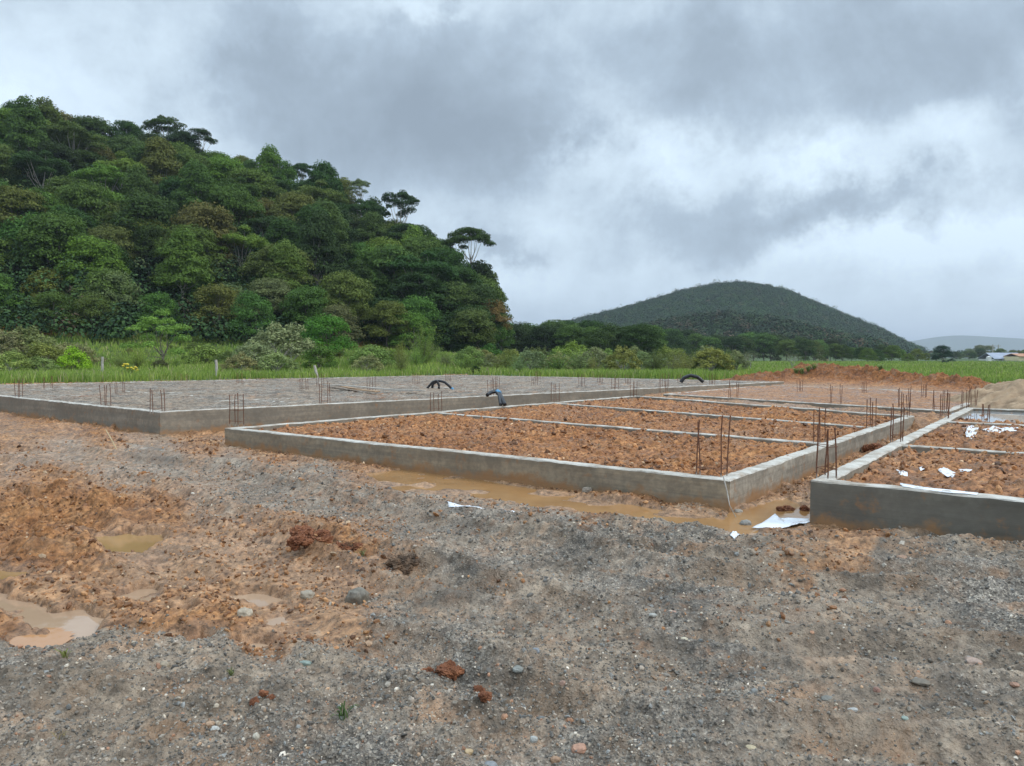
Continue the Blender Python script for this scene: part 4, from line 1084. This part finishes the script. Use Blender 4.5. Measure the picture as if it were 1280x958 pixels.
plant('bushy', t[0], 150, (t[2]-g_)/7*1.05, (.016, .04, .028), 'lone dark rounded tree at the edge of the green field', name='field_tree', z=g_, sz=(t[2]-g_)/7, which=0)
belt(1190, 1300, 14, 300, 380, 437, 438, ('olive', 'mid green', 'dark green', 'grey-green'), 'tree in the distant hedge by the shed', 'trees of the distant hedge')
for i, (px, yt) in enumerate(((1225, 431), (1236, 432), (1266, 437))):
    t = atD(px, yt, 420); g_ = gz(t[0], 420, False)
    plant('round', t[0], 420, (t[2]-g_)/10, 'grey-green', ('rounded hazy tree left of the poles above the shed', 'rounded hazy tree just beside the poles', 'flat hazy tree above the metal roof')[i], name='distant_tree', group='hazy trees behind the shed', sz=(t[2]-g_)/10)

# shrubs
def make_shrub(kind, seed):
    r_ = np.random.default_rng(seed); root = empty('shrub'); cl = []
    if kind == 'dense':
        for k in range(13):
            a = k*2.4; t = (k+.5)/13; cl.append((math.cos(a)*.8*math.sqrt(t), math.sin(a)*.8*math.sqrt(t), 1.25*(1-t*.8)+r_.normal()*.08, r_.uniform(.28, .45), r_.uniform(.25, .4)))
        Vl, Ql = clumps(cl, 260, .10, seed, fill=.5)
    elif kind == 'pale':
        for k in range(26):
            a = k*2.4; t = (k+.5)/26; cl.append((math.cos(a)*1.25*math.sqrt(t), math.sin(a)*1.25*math.sqrt(t), 1.55*(1-t*.75)+r_.normal()*.15, r_.uniform(.20, .38), r_.uniform(.24, .42)))
        Vl, Ql = clumps(cl, 150, .12, seed, fill=.6)
    else:  # feathery: upright sprays of fine leaves
        C = []; Nn = []
        for k in range(70):
            a = r_.uniform(0, 6.28); sp = r_.uniform(.1, 1.); L = r_.uniform(2., 4.4)*(1-.35*sp)
            tt = r_.uniform(.12, 1, 75)
            P = np.stack([math.cos(a)*sp*1.9*tt**1.1, math.sin(a)*sp*1.9*tt**1.1, L*tt], 1)+r_.normal(size=(75, 3))*.07
            C.append(P); Nn.append(r_.normal(size=(75, 3))+[0, 0, .6])
        Vl, Ql = leafset(np.concatenate(C), np.concatenate(Nn), .13, 3, seed)
        cl = [(0, 0, 2, 1, 1)]*8
    tb = MB()
    for k in range(9 if kind != 'pale' else 16):
        a = r_.uniform(0, 6.28); L = r_.uniform(.5, 1)*(1.5 if kind != 'feather' else 3.2); s = r_.uniform(.3, .9)*(1 if kind != 'feather' else 1.2)
        P = [(0, 0, -.2), (math.cos(a)*s*.3, math.sin(a)*s*.3, L*.4), (math.cos(a)*s*.75+r_.normal()*.08, math.sin(a)*s*.75, L*.75), (math.cos(a)*s*1.1, math.sin(a)*s*1.1+r_.normal()*.1, L)]
        tb.tube(P, [.025, .018, .012, .005], 5, False)
    tb.build('stem', M['bark'] if kind != 'pale' else M['palebark'], root); mesh_np('crown', Vl, Ql, [M['leaf']], root)
    return root
for k in ('dense', 'pale', 'feather'): PROTO[k] = [make_shrub(k, 1500+i*13) for i in range(3 if k != 'feather' else 2)]
HS = {'dense': 1.6, 'pale': 1.75, 'feather': 4.2, 'bushy': 7, 'small': 5}
def shrub(kind, px, ytop, D, wide, col, label, group=None, name='shrub', cat='shrub'):
    t = atD(px, ytop, D); g_ = gz(t[0], D, False); s = max(.5, t[2]-g_)/HS[kind]
    return plant(kind, t[0], D, s*wide, col, label, cat=cat, name=name, group=group, z=g_+.1, sz=s)
shrub('dense', 92, 431, 50, 1.0, (.20, .33, .04), 'bright yellow-green leafy bush beside the leftmost fence post')
shrub('pale', 30, 411, 62, 1.25, (.18, .185, .11), 'large pale grey-green bush at the left edge above the grass')
shrub('pale', 5, 416, 60, 1.1, (.17, .18, .10), 'pale bush cut by the left edge of the picture')
shrub('pale', 12, 441, 47, 1.3, (.20, .27, .09), 'low yellowish scrub at the left edge in the grass')
shrub('pale', 50, 446, 48, 1.3, (.19, .24, .11), 'low scrub just left of the bright bush')
shrub('small', 198, 384, 58, 1.15, (.12, .215, .06), 'light green young tree with layered branches behind the slab', name='young_tree', cat='tree')
shrub('dense', 200, 447, 54, 1.2, (.06, .085, .04), 'dark low bush under the light green young tree')
for i, (px, yt, D, w) in enumerate(((318, 428, 52, 1.2), (350, 408, 56, 1.2), (300, 442, 48, 1.2), (345, 440, 49, 1.3))):
    shrub('pale', px, yt, D, w, (.19, .225, .13), ('tangled pale bush with bare twigs right of the middle post', 'tallest pale twiggy bush, left of the rightmost post', 'low pale bush touching the middle post', 'low pale bush below the tallest twiggy one')[i], group='pale twiggy bushes')
shrub('bushy', 408, 388, 66, 1.2, (.07, .15, .035), 'dense leafy mid green tree behind the rightmost post', name='leafy_tree', cat='tree')
shrub('dense', 400, 428, 52, 1.0, (.07, .13, .035), 'green bush behind the rightmost fence post')
shrub('feather', 530, 398, 58, 1.15, (.13, .195, .06), 'feathery light green willow-like tree in the centre left', name='feathery_tree', cat='tree')
shrub('feather', 500, 420, 57, 1.0, (.14, .19, .07), 'smaller feathery tree just left of the tall one', name='feathery_tree', cat='tree')
shrub('pale', 460, 444, 50, 1.2, (.19, .22, .13), 'pale rounded bush between the post and the feathery trees')
shrub('dense', 594, 456, 50, 1.25, (.018, .045, .012), 'very dark green low bush behind the gravel slab')
shrub('dense', 612, 428, 70, 1.3, (.05, .10, .03), 'green bush above the very dark one')
shrub('pale', 600, 436, 66, 1.3, (.17, .20, .11), 'pale bush to the upper left of the very dark bush')
shrub('dense', 900, 449, 62, 1.1, (.035, .07, .02), 'dark green bush at the right end of the scrub')
shrub('dense', 1135, 441, 160, 1.2, (.08, .13, .04), 'distant green bush at the field edge left of the lone tree')
for i in range(34):
    px = 560+i*11+random.uniform(-6, 6); D = random.uniform(50, 64); yt = random.uniform(429, 443) if px > 640 else random.uniform(436, 450)
    c_ = random.choice(('yellowish', 'grey-green', 'olive')); cc = {'yellowish': (.17, .225, .08), 'grey-green': (.16, .205, .115), 'olive': (.12, .17, .06)}[c_]
    k = random.choice(('pale', 'feather', 'feather')); nm = 'twiggy' if k == 'pale' else 'feathery'
    shrub(k, px, yt, D, random.uniform(.9, 1.25)*(1 if k == 'pale' else 1.5), cc, f'{c_} {nm} shrub in the scrub behind the gravel slab', group=f'{c_} {nm} shrubs in the scrub')
for i in range(30):
    px = -20+i*22+random.uniform(-12, 12); D = random.uniform(56, 74); yt = random.uniform(428, 446)
    c_ = random.choice(('mid green', 'olive', 'grey-green')); cc = GREENS[c_]
    cc = {'mid green': (.10, .165, .05), 'olive': (.14, .18, .065), 'grey-green': (.16, .20, .11)}[c_]
    shrub(random.choice(('pale', 'dense', 'feather', 'feather')), px, yt-random.choice((0, 0, 8)), D, random.uniform(1.2, 1.8), cc, f'{c_} shrub in the undergrowth below the wooded hill', group=f'{c_} shrubs at the hill foot')
for i in range(20):
    px = 20+i*32+random.uniform(-12, 12); D = random.uniform(50, 66)
    shrub(random.choice(('feather', 'feather', 'dense')), px, random.uniform(424, 444), D, random.uniform(1.0, 1.5), (.15, .215, .07), 'light green sapling or bush in the grass before the wooded hill', group='light green saplings in the grass', name='sapling')
# nearly bare trees
def bare(px, ytop, D, label, seed, col=(.13, .14, .09)):
    t = atD(px, ytop, D); g_ = gz(t[0], D, False); Hh = t[2]-g_; root = empty('bare_tree', (t[0], D, g_)); r_ = np.random.default_rng(seed); tb = MB(); tips = []
    def br(p, d, L, r, k):
        q_ = p+d*L; m = (p+q_)/2+r_.normal(size=3)*L*.08
        tb.tube([p, m, q_], [r, r*.8, r*.6], 5, False)
        if k == 0: tips.append(q_); return
        for _ in range(3 if k > 1 else 2):
            dd = d+r_.normal(size=3)*.55; dd[2] = abs(dd[2])*.8+.1; dd /= np.linalg.norm(dd); br(q_, dd, L*.68, r*.6, k-1)
    br(np.array([0, 0, -.3]), np.array([.05, 0, 1.]), Hh*.34, .06, 4)
    tb.build('trunk', M['palebark'], root)
    tips = np.array(tips); C = np.repeat(tips, 7, 0)+r_.normal(size=(len(tips)*7, 3))*.16
    Vl, Ql = leafset(C, r_.normal(size=C.shape)+[0, 0, .5], .11, 2, seed); c_ = mesh_np('crown', Vl, Ql, [M['leaf']], root); c_.color = (*col, 1)
    tag(root, label, 'tree', 'sparse trees by the scrub')
bare(918, 428, 66, 'sparse nearly bare grey tree above the dark bush', 1700)
bare(938, 434, 70, 'thin nearly bare tree to the right of the grey one', 1710)
bare(362, 416, 54, 'bare forked little tree inside the pale bushes', 1720)
bare(990, 437, 75, 'short bare bush at the near left edge of the field', 1730)

# ------------------------------------------------------------------ undergrowth and distant woods
def lumps(name, C, rad_, n_leaf, leaf, cols, seed, kind='stuff', squash=.8):
    r_ = np.random.default_rng(seed); n = len(C)
    d = r_.normal(size=(n, n_leaf, 3)); d /= np.linalg.norm(d, axis=2, keepdims=True); d[..., 2] = np.abs(d[..., 2])*1.05-.15
    rr2 = rad_[:, None]*r_.uniform(.78, 1.03, (n, n_leaf))*(1+.25*np.sin(d[..., 0]*5+r_.uniform(0, 6, (n, 1)))*np.cos(d[..., 1]*5))
    P = C[:, None]+d*rr2[..., None]*[1, 1, squash]
    Vl, Ql = leafset(P.reshape(-1, 3), (d*1+[0, 0, .5]+r_.normal(size=d.shape)*.22).reshape(-1, 3), leaf, 1.3, seed)
    tint = np.repeat(np.repeat(cols, n_leaf, 0), 4, 0)
    o = mesh_np(name, Vl, Ql, [M['far_leaf']], attrs={'tint': tint}); tag(o, kind=kind); return o
tl = NT('woodland_leaf', .8, .15); cA = tl.attr('tint').outputs['Color']
tl.out(tl.mix(1., cA, tl.ramp(tl.noise(.25, 5, .6, tl.pos()), (.3, .7), (.7, 1.3)), 'MULTIPLY')); M['far_leaf'] = tl.m
def greens(n, r_, dark=1.0, brown=.08):
    b = np.array([(.022, .050, .020), (.034, .072, .022), (.050, .095, .026), (.070, .095, .034)])
    c = b[r_.choice(4, n, p=[.35, .35, .18, .12])]*dark*r_.uniform(.8, 1.2, (n, 1))
    m = r_.random(n) < brown; c[m] = np.array([.10, .075, .040])*r_.uniform(.8, 1.1, (m.sum(), 1)); return c
r_ = np.random.default_rng(77)
def scatter(n, x0, x1, y0, y1, cond, r_):
    x = r_.uniform(x0, x1, n); y = r_.uniform(y0, y1, n); m = cond(x, y); x, y = x[m], y[m]; return x, y, ground(x, y, False)[0]
# undergrowth beneath the hillside trees
x, y, z = scatter(7500, -150, 8, 66, 165, lambda x, y: (x/y > -.75) & (y > np.interp(x, [-140, -60, -20, 0], [60, 72, 84, 95])-6) & (hill(x, y) > 1.2), r_)
rad_ = r_.uniform(.8, 2.1, len(x)); lumps('undergrowth', np.stack([x, y, z+rad_*.5+r_.uniform(0, 4.2, len(x))*sst(1, 6, hill(x, y))], 1), rad_, 70, .36, greens(len(x), r_, 1.0, .03), 78, squash=1.2)
# far hill
x, y, z = scatter(14000, -60, 470, 540, 760, lambda x, y: (hill(x, y) > 2.0), r_)
rad_ = r_.lognormal(math.log(3.1), .16, len(x)); lumps('distant_forest', np.stack([x, y, z+rad_*.9], 1), rad_, 95, 1.05, greens(len(x), r_, .85, .02)*[.9, 1.08, .8]*(1+.45*fbm(x, y*.6, 60, 4, 505))[:, None], 80, squash=1.1)
x, y, z = scatter(2600, 30, 190, 320, 420, lambda x, y: (hill(x, y) > 1.6), r_)
rad_ = r_.uniform(2., 3.8, len(x)); lumps('ridge_forest', np.stack([x, y, z+rad_*1.1], 1), rad_, 90, 1.0, greens(len(x), r_, .75, .10)*(1+.4*fbm(x, y*.6, 30, 4, 507))[:, None], 82, squash=1.15)
x, y, z = scatter(900, 60, 420, 420, 560, lambda x, y: (hill(x, y) < 6) & (hill(x, y) > -1), r_)
rad_ = r_.uniform(2., 3.6, len(x)); lumps('plain_woodland', np.stack([x, y, z+rad_*.8], 1), rad_, 40, 1.6, greens(len(x), r_, 1, .05), 84)

# distant mountains, part of the land
xs = np.linspace(600, 5200, 160); prof = 70+38*np.exp(-((xs-2750)/520)**2)+12*np.sin(xs/310)+10*np.sin(xs/133+1)+np.clip((xs-3300)/1900, 0, 1)*18-np.clip((1900-xs)/1000, 0, 1)*60
V = []; 
for k, (dy, f_) in enumerate(((-900, -.05), (-500, .35), (-200, .8), (0, 1), (400, .8), (1200, -.05))):
    V.append(np.stack([xs, 4300+dy+0*xs+80*np.sin(xs/200+k), np.maximum(prof, 4)*f_*(1+.06*np.sin(xs/90+k*2))], 1))
V = np.concatenate(V); n_ = len(xs)
Qd = [[k*n_+i, k*n_+i+1, (k+1)*n_+i+1, (k+1)*n_+i] for k in range(5) for i in range(n_-1)]
mo = mesh_np('mountains', V, np.array(Qd), [M['mount']], smooth=True); tag(mo, kind='structure')

# ------------------------------------------------------------------ grass
def blades(x, y, h, wdt, cols, name, seed):
    r_ = np.random.default_rng(seed); n = len(x); z = ground(x, y, False)[0]
    a = r_.uniform(0, 6.28, n); lean = r_.uniform(.05, .5, n)*h; la = r_.uniform(0, 6.28, n)
    c = np.stack([x, y, z-.03], 1); s = np.stack([np.cos(a), np.sin(a), 0*a], 1)*wdt[:, None]/2
    m = c+np.stack([np.cos(la)*lean*.35, np.sin(la)*lean*.35, h*.6], 1); t = c+np.stack([np.cos(la)*lean, np.sin(la)*lean, h], 1)
    V = np.stack([c-s, c+s, m+s*.7, m-s*.7, t], 1).reshape(-1, 3); b = np.arange(n)[:, None]*5
    return mesh_np(name, V, [b+np.array([[0, 1, 2, 3]]), b+np.array([[3, 2, 4]])], [M['grassleaf']], attrs={'tint': np.repeat(cols, 5, 0)})
tg = NT('grass_blade', .6, .2); cA = tg.attr('tint').outputs['Color']; cc = tg.mix(1., cA, tg.ramp(tg.noise(.12, 4, .6, tg.pos()), (.3, (.75, .8, .75)), (.7, (1.25, 1.15, 1.1))), 'MULTIPLY')
tg.out(cc); tr = tg.n('ShaderNodeBsdfTranslucent'); tg.set(tr.inputs[0], cc); ms = tg.n('ShaderNodeMixShader'); ms.inputs[0].default_value = .35
tg.t.links.new(tg.b.outputs[0], ms.inputs[1]); tg.t.links.new(tr.outputs[0], ms.inputs[2]); tg.t.links.new(ms.outputs[0], tg.t.nodes['Material Output'].inputs[0]); M['grassleaf'] = tg.m
r_ = np.random.default_rng(90)
n = 520000
rr = np.exp(r_.uniform(math.log(20), math.log(230), n)); th = r_.uniform(R(-38), R(40), n); x, y = rr*np.sin(th), rr*np.cos(th)
sd = poly_sd(x, y, SITE)+1.2*fbm(x, y, 4, 3, 41)*(y > 20); rd, rp, _ = line_d(x, y, RIDGE)
den = fbm(x, y, 3, 3, 401)
m = (sd > .3+.5*r_.random(n)) & ~((rd < 1.15+.35*den) & (rp > .2) & (rp < 21)) & (hill(x, y) < 4.5) & (den+r_.uniform(-.7, 1.2, n) > -.15)
x, y, rr = x[m], y[m], rr[m]; n = len(x)
hgt = r_.uniform(.22, .62, n)*np.where(x < 12, .85, .52)*(1+.35*fbm(x, y, 6, 3, 405)); wd = np.clip(rr*.0012, .03, .2)*r_.uniform(.7, 1.3, n)
pal = np.array([(.24, .345, .07), (.31, .42, .09), (.18, .28, .055), (.33, .37, .14), (.45, .41, .24)])
cols = pal[r_.choice(5, n, p=[.36, .28, .23, .10, .03])]*r_.uniform(.8, 1.2, (n, 1))
tag(blades(x, y, hgt, wd, cols, 'grass', 91), kind='stuff')

# tufts that grow out of the gravel and the bank
def tuft(px, py, hpx, n, label, seed, col=(.10, .15, .035), z=.05, D=None):
    p = at(px, py, z) if D is None else atD(px, py, D); x0, y0 = p[0], p[1]; r_ = np.random.default_rng(seed); h = hpx/F*y0; z0 = gz(x0, y0)
    mb = MB()
    for _ in range(n):
        a = r_.uniform(0, 6.28); L = h*r_.uniform(.6, 1.1); sp = r_.uniform(.3, 1.1)*L; w_ = h*.06
        c = np.array([r_.normal()*h*.12, r_.normal()*h*.12, -.005]); d = np.array([math.cos(a), math.sin(a), 0]); s = np.array([-d[1], d[0], 0])*w_
        P1 = c+d*sp*.3+[0, 0, L*.65]; P2 = c+d*sp*.75+[0, 0, L*.9]; P3 = c+d*sp*1.15+[0, 0, L*.75]
        mb.add([c-s*.6, c+s*.6, P1+s, P1-s, P2+s*.7, P2-s*.7, P3], [[0, 1, 2, 3], [3, 2, 4, 5]], [[5, 4, 6]])
    tt = np.tile(col, (7*n, 1))*np.repeat(r_.uniform(.7, 1.4, (n, 1)), 7, 0)
    o = mb.build('grass_tuft', M['grassleaf'], attrs={'tint': tt}); o.location = (x0, y0, z0); tag(o, label, 'grass tuft'); return o
tuft(84, 838, 18, 9, 'small yellow-green sprout on the gravel berm at the left', 1801, (.22, .24, .07))
tuft(290, 855, 12, 12, 'flattened olive tuft in the lower left gravel', 1802, (.14, .16, .06))
tuft(428, 902, 20, 14, 'green grass tuft among the gravel at the bottom left of centre', 1803, (.10, .16, .05))
tuft(75, 932, 14, 6, 'dry straw-coloured sprig near the lower left corner', 1804, (.36, .28, .12))
tuft(385, 683, 13, 14, 'pale green tuft behind the dark red clod', 1805, (.14, .19, .10))
tuft(452, 705, 14, 16, 'olive tuft between the red clod and the root ball', 1806, (.17, .17, .07))
for i, (px, py) in enumerate(((1002, 470), (1010, 474), (995, 476), (1018, 462), (1100, 474))):
    tuft(px, py, 8, 40, ('leafy weed on the red bank near its left end', 'second weed clump on the bank, slightly lower and right', 'lowest weed clump on the left part of the bank', 'bright green tuft on the top of the bank', 'low green weed on the bank right of its middle')[i], 1820+i, (.20, .27, .09), D=35.6 if i != 4 else 33.8)
# yellow flowering plant behind the slab
fp = at(163, 474, .6); fx, fy = atD(163, 470, 41)[:2]; fz = gz(fx, fy)
root = empty('flowering_plant', (fx, fy, fz)); mb = MB(); fb = MB(); r_ = np.random.default_rng(66)
for k in range(16):
    a = r_.uniform(0, 6.28); t = np.array([math.cos(a)*r_.uniform(.1, .5), math.sin(a)*.3, r_.uniform(.35, .85)]); mb.tube([(0, 0, -.05), t*[.4, .4, .6], t], [.012, .009, .005], 5, False)
    fb.add(IV*.075*[1.2, 1.2, .7]+t, T=IF)
mb.build('stem', M['bark'], root); fb.build('flower', M['flower'], root)
Vl, Ql = clumps([(0, 0, .35, .45, .3), (.3, 0, .3, .3, .2), (-.35, 0, .25, .3, .2)], 160, .09, 67); lo = mesh_np('crown', Vl, Ql, [M['leaf']], root); lo.color = (.10, .17, .04, 1)
tag(root, 'plant with yellow flowers in the grass right of the leftmost post', 'plant')

# ------------------------------------------------------------------ far buildings and poles
def house(px, ytop, ybot, wpx, D, label, wallm, roofm, name, cat, depth=8, slope=.35):
    c = atD(px, ybot, D); t = atD(px, ytop, D); W_ = wpx/F*D; z0 = gz(c[0], D, False)-.3; H_ = t[2]-z0
    root = empty(name, (c[0], D+depth/2, z0)); mb = MB(); hw = H_*(1-slope)
    mb.box((0, 0, hw/2), (W_*.96, depth, hw)); mb.build('wall', wallm, root)
    rb = MB(); e = .4; y_ = depth/2+e
    V = [(-W_/2, -y_, hw-.05), (W_/2, -y_, hw-.05), (W_/2, 0, H_), (-W_/2, 0, H_), (-W_/2, y_, hw-.05), (W_/2, y_, hw-.05)]
    V2 = [(a, b, c_+.15) for a, b, c_ in V]
    rb.add(V+V2, [[0, 1, 2, 3], [3, 2, 5, 4], [6, 9, 8, 7], [9, 10, 11, 8], [0, 6, 7, 1], [4, 5, 11, 10]], None); rb.add([V[0], V[3], V[4], V2[0], V2[3], V2[4]], [[0, 3, 4, 1], [1, 4, 5, 2]]); rb.add([V[1], V[2], V[5], V2[1], V2[2], V2[5]], [[0, 1, 4, 3], [1, 2, 5, 4]])
    rb.build('roof', roofm, root)
    for k in range(max(1, int(W_/3.5))):
        wb = MB(); wx = -W_/2+(k+.7)*W_/(int(W_/3.5)+.4 if W_ > 3.5 else 1.4); wb.box((wx, -depth/2-.02, hw*.5), (1.2, .08, hw*.45)); wb.build('window', M['dark'], root)
    tag(root, label, cat); return root
house(1262, 441.5, 451.5, 40, 270, 'long low shed with a blue-grey metal roof at the far right', M['wall'], M['roof'], 'farm_shed', 'shed', slope=.72, depth=9)
house(1284, 442.5, 450, 22, 262, 'orange-roofed house cut by the right edge beside the shed', M['ywall'], M['tile'], 'house', 'house')
house(1033, 431, 441, 6, 232, 'tiny cream house half hidden under the distant hill', M['ywall'], M['tile'], 'house', 'house', depth=5)
for i, px in enumerate((1241, 1248)):
    c = atD(px, 431, 330); z0 = gz(c[0], 330, False); mb = MB(); hh_ = c[2]-z0
    mb.tube([(0, 0, -.3), (0, 0, hh_)], [.28, .2], 6); o = mb.build('utility_pole', M['oldwood']); o.location = (c[0], 330, z0)
    ab = MB(); ab.box((0, 0, hh_-.6), (2.2, .2, .25)); ab.build('crossarm', M['oldwood'], o)
    tag(o, ('left one of the two thin utility poles above the shed roof', 'right one of the two thin utility poles above the shed roof')[i], 'utility pole', 'utility poles by the shed')
c = atD(1236, 446, 215); z0 = gz(c[0], 215, False); mb = MB(); mb.box((0, 0, .6), (1.1, .8, 1.2)); mb.add([(-.6, -.45, 1.2), (.6, -.45, 1.2), (.6, .45, 1.2), (-.6, .45, 1.2), (0, 0, 1.6)], None, [[0, 1, 4], [1, 2, 4], [2, 3, 4], [3, 0, 4]])
o = mb.build('field_hut', M['wall']); o.location = (c[0], 215, z0); tag(o, 'tiny white hut standing in the field left of the shed', 'hut')

# ------------------------------------------------------------------ haze
mb = MB(); mb.box((600, 3000, 95), (9000, 9400, 196)); hz = mb.build('haze', None); hz.data.materials.clear()
hm = bpy.data.materials.new('air'); hm.use_nodes = True; tt = hm.node_tree; tt.nodes.remove(tt.nodes['Principled BSDF'])
pv = tt.nodes.new('ShaderNodeVolumePrincipled'); pv.inputs['Color'].default_value = (.80, .88, 1, 1); pv.inputs['Density'].default_value = .00022; pv.inputs['Anisotropy'].default_value = .2
tt.links.new(pv.outputs[0], tt.nodes['Material Output'].inputs['Volume']); hz.data.materials.append(hm); tag(hz, kind='stuff')

# ------------------------------------------------------------------ sky
SUN_EL, SUN_AZ = R(40), R(108)     # azimuth clockwise from +Y (view direction)
w = bpy.data.worlds.new('World'); scene.world = w; w.use_nodes = True; nt = w.node_tree; nt.nodes.clear()
class WN(NT):
    def __init__(s, t): s.t = t
W_ = WN(nt)
co = nt.nodes.new('ShaderNodeTexCoord').outputs['Generated']
x, y, z = W_.sep(co)
az = W_.math('ARCTAN2', x, y); el = W_.math('ARCSINE', z)
# cloud layer seen in perspective
den_ = W_.math('ADD', W_.math('MAXIMUM', z, 0.), .13)
cx_ = nt.nodes.new('ShaderNodeCombineXYZ'); W_.set(cx_.inputs[0], W_.math('DIVIDE', x, den_)); W_.set(cx_.inputs[1], W_.math('DIVIDE', y, den_)); cx_.inputs[2].default_value = 3.1
c3 = cx_.outputs[0]
nz = W_.noise(.95, 10, .58, c3, .5); nz2 = W_.noise(2.8, 9, .62, c3, .3)
wv = nt.nodes.new('ShaderNodeTexNoise'); wv.inputs['Scale'].default_value = 5.; wv.inputs['Detail'].default_value = 6; wv.inputs['Roughness'].default_value = .68; W_.set(wv.inputs['Vector'], co)
wx, wy, wz = W_.sep(wv.outputs['Color'])
azw = W_.math('ADD', az, W_.math('MULTIPLY', W_.math('SUBTRACT', wx, .5), .40)); elw = W_.math('ADD', el, W_.math('MULTIPLY', W_.math('SUBTRACT', wy, .5), .20))
def ang(px, py):
    p = atD(px, py, 1.0)-np.array([0, 0, EYE]); return math.atan2(p[0], p[1]), math.asin(p[2]/np.linalg.norm(p))
nb = W_.noise(3.2, 9, .6, co, .25); nc = W_.noise(9., 7, .6, co, .2)
tot = None
BL = [ # px, py, radius x, radius y, amplitude (negative = darker cloud)
 (90, 40, 260, 110, .06), (60, 120, 160, 60, .03), (470, 150, 230, 85, -.16), (640, 190, 110, 45, -.10), (900, 60, 520, 75, -.09), (1180, 120, 220, 60, -.08), (1040, 268, 120, 34, -.20), (650, 302, 50, 20, -.13), (800, 250, 110, 40, -.06),
 (840, 190, 80, 28, .13), (720, 205, 60, 30, .10), (700, 255, 90, 40, .06), (640, 345, 120, 30, .10), (1050, 320, 260, 26, .09), (1200, 290, 110, 30, .10), (1170, 180, 160, 30, .07), (520, 15, 70, 16, .10), (1180, 215, 130, 20, .05), (300, 95, 60, 18, -.05), (1000, 200, 90, 18, .08), (860, 310, 60, 22, -.06)]
for px, py, rx, ry, a in BL:
    a0, e0 = ang(px, py); A1 = W_.math('DIVIDE', W_.math('SUBTRACT', azw, a0), rx/F); E1 = W_.math('DIVIDE', W_.math('SUBTRACT', elw, e0), ry/F)
    s = W_.math('ADD', W_.math('MULTIPLY', A1, A1), W_.math('MULTIPLY', E1, E1)); g_ = W_.math('MULTIPLY', W_.math('EXPONENT', W_.math('MULTIPLY', s, -1.)), a)
    tot = g_ if tot is None else W_.math('ADD', tot, g_)
val = W_.math('ADD', W_.math('ADD', W_.math('ADD', W_.math('MULTIPLY', nz, .10), W_.math('MULTIPLY', nz2, .04)), W_.math('ADD', W_.math('MULTIPLY', nb, .58), W_.math('MULTIPLY', nc, .34))), W_.math('MULTIPLY', tot, 1.15))   # about .38 on average
cloud = W_.ramp(val, (.24, (.245, .285, .335)), (.37, (.305, .355, .415)), (.45, (.37, .43, .50)), (.50, (.45, .515, .585)), (.56, (.53, .60, .67)), (.70, (.68, .765, .84)))
hor = W_.ramp(el, (.0, 1.), (.16, 0.))
cloud = W_.mix(W_.math('MULTIPLY', hor, .55), cloud, (.50, .575, .66))
# the overcast is brighter overhead than near the horizon
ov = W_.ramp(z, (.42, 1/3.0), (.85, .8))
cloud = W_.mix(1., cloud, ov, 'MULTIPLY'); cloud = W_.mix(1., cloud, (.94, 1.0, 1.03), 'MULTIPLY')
sk = nt.nodes.new('ShaderNodeTexSky'); sk.sky_type = 'NISHITA'; sk.sun_disc = False; sk.sun_elevation = SUN_EL; sk.sun_rotation = SUN_AZ; sk.air_density = 1; sk.dust_density = 1.5
b1 = nt.nodes.new('ShaderNodeBackground'); nt.links.new(sk.outputs[0], b1.inputs[0]); b1.inputs[1].default_value = .10
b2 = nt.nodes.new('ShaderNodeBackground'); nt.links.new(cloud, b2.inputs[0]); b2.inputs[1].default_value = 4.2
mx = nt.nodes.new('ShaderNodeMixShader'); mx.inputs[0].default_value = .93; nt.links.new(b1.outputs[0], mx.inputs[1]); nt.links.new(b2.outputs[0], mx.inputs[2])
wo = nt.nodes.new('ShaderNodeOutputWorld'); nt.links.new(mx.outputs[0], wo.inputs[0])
w.cycles.sampling_method = 'MANUAL'; w.cycles.sample_map_resolution = 512

sl = bpy.data.lights.new('sun', 'SUN'); sl.energy = 1.5; sl.angle = R(11); sl.color = (1, .96, .90)
so = bpy.data.objects.new('sun', sl); COL.objects.link(so)
sd_ = Vector((math.sin(SUN_AZ)*math.cos(SUN_EL), math.cos(SUN_AZ)*math.cos(SUN_EL), math.sin(SUN_EL)))
so.rotation_euler = (-sd_).to_track_quat('-Z', 'Y').to_euler()

# ------------------------------------------------------------------ camera
cam = bpy.data.cameras.new('camera'); co_ = bpy.data.objects.new('camera', cam); COL.objects.link(co_)
co_.location = (0, 0, EYE); co_.rotation_euler = (R(90)-PITCH, 0, 0)
cam.sensor_width = 36; cam.lens = 36*F/1280; cam.clip_start = .05; cam.clip_end = 20000
scene.camera = co_
vs = scene.view_settings; vs.view_transform = 'Standard'; vs.look = 'None'; vs.exposure = 0.0; vs.gamma = 1
cy = scene.cycles; cy.max_bounces = 4; cy.diffuse_bounces = 2; cy.glossy_bounces = 2; cy.transmission_bounces = 2; cy.volume_bounces = 0; cy.use_denoising = True; cy.denoiser = 'OPENIMAGEDENOISE'; cy.denoising_input_passes = 'RGB_ALBEDO_NORMAL'; cy.denoising_prefilter = 'ACCURATE'
scene.render.film_transparent = False
# prototypes that were not placed do not stay in the scene
for lst in PROTO.values():
    for p in lst:
        if p.as_pointer() not in used:
            for ch in list(p.children): bpy.data.objects.remove(ch)
            bpy.data.objects.remove(p)
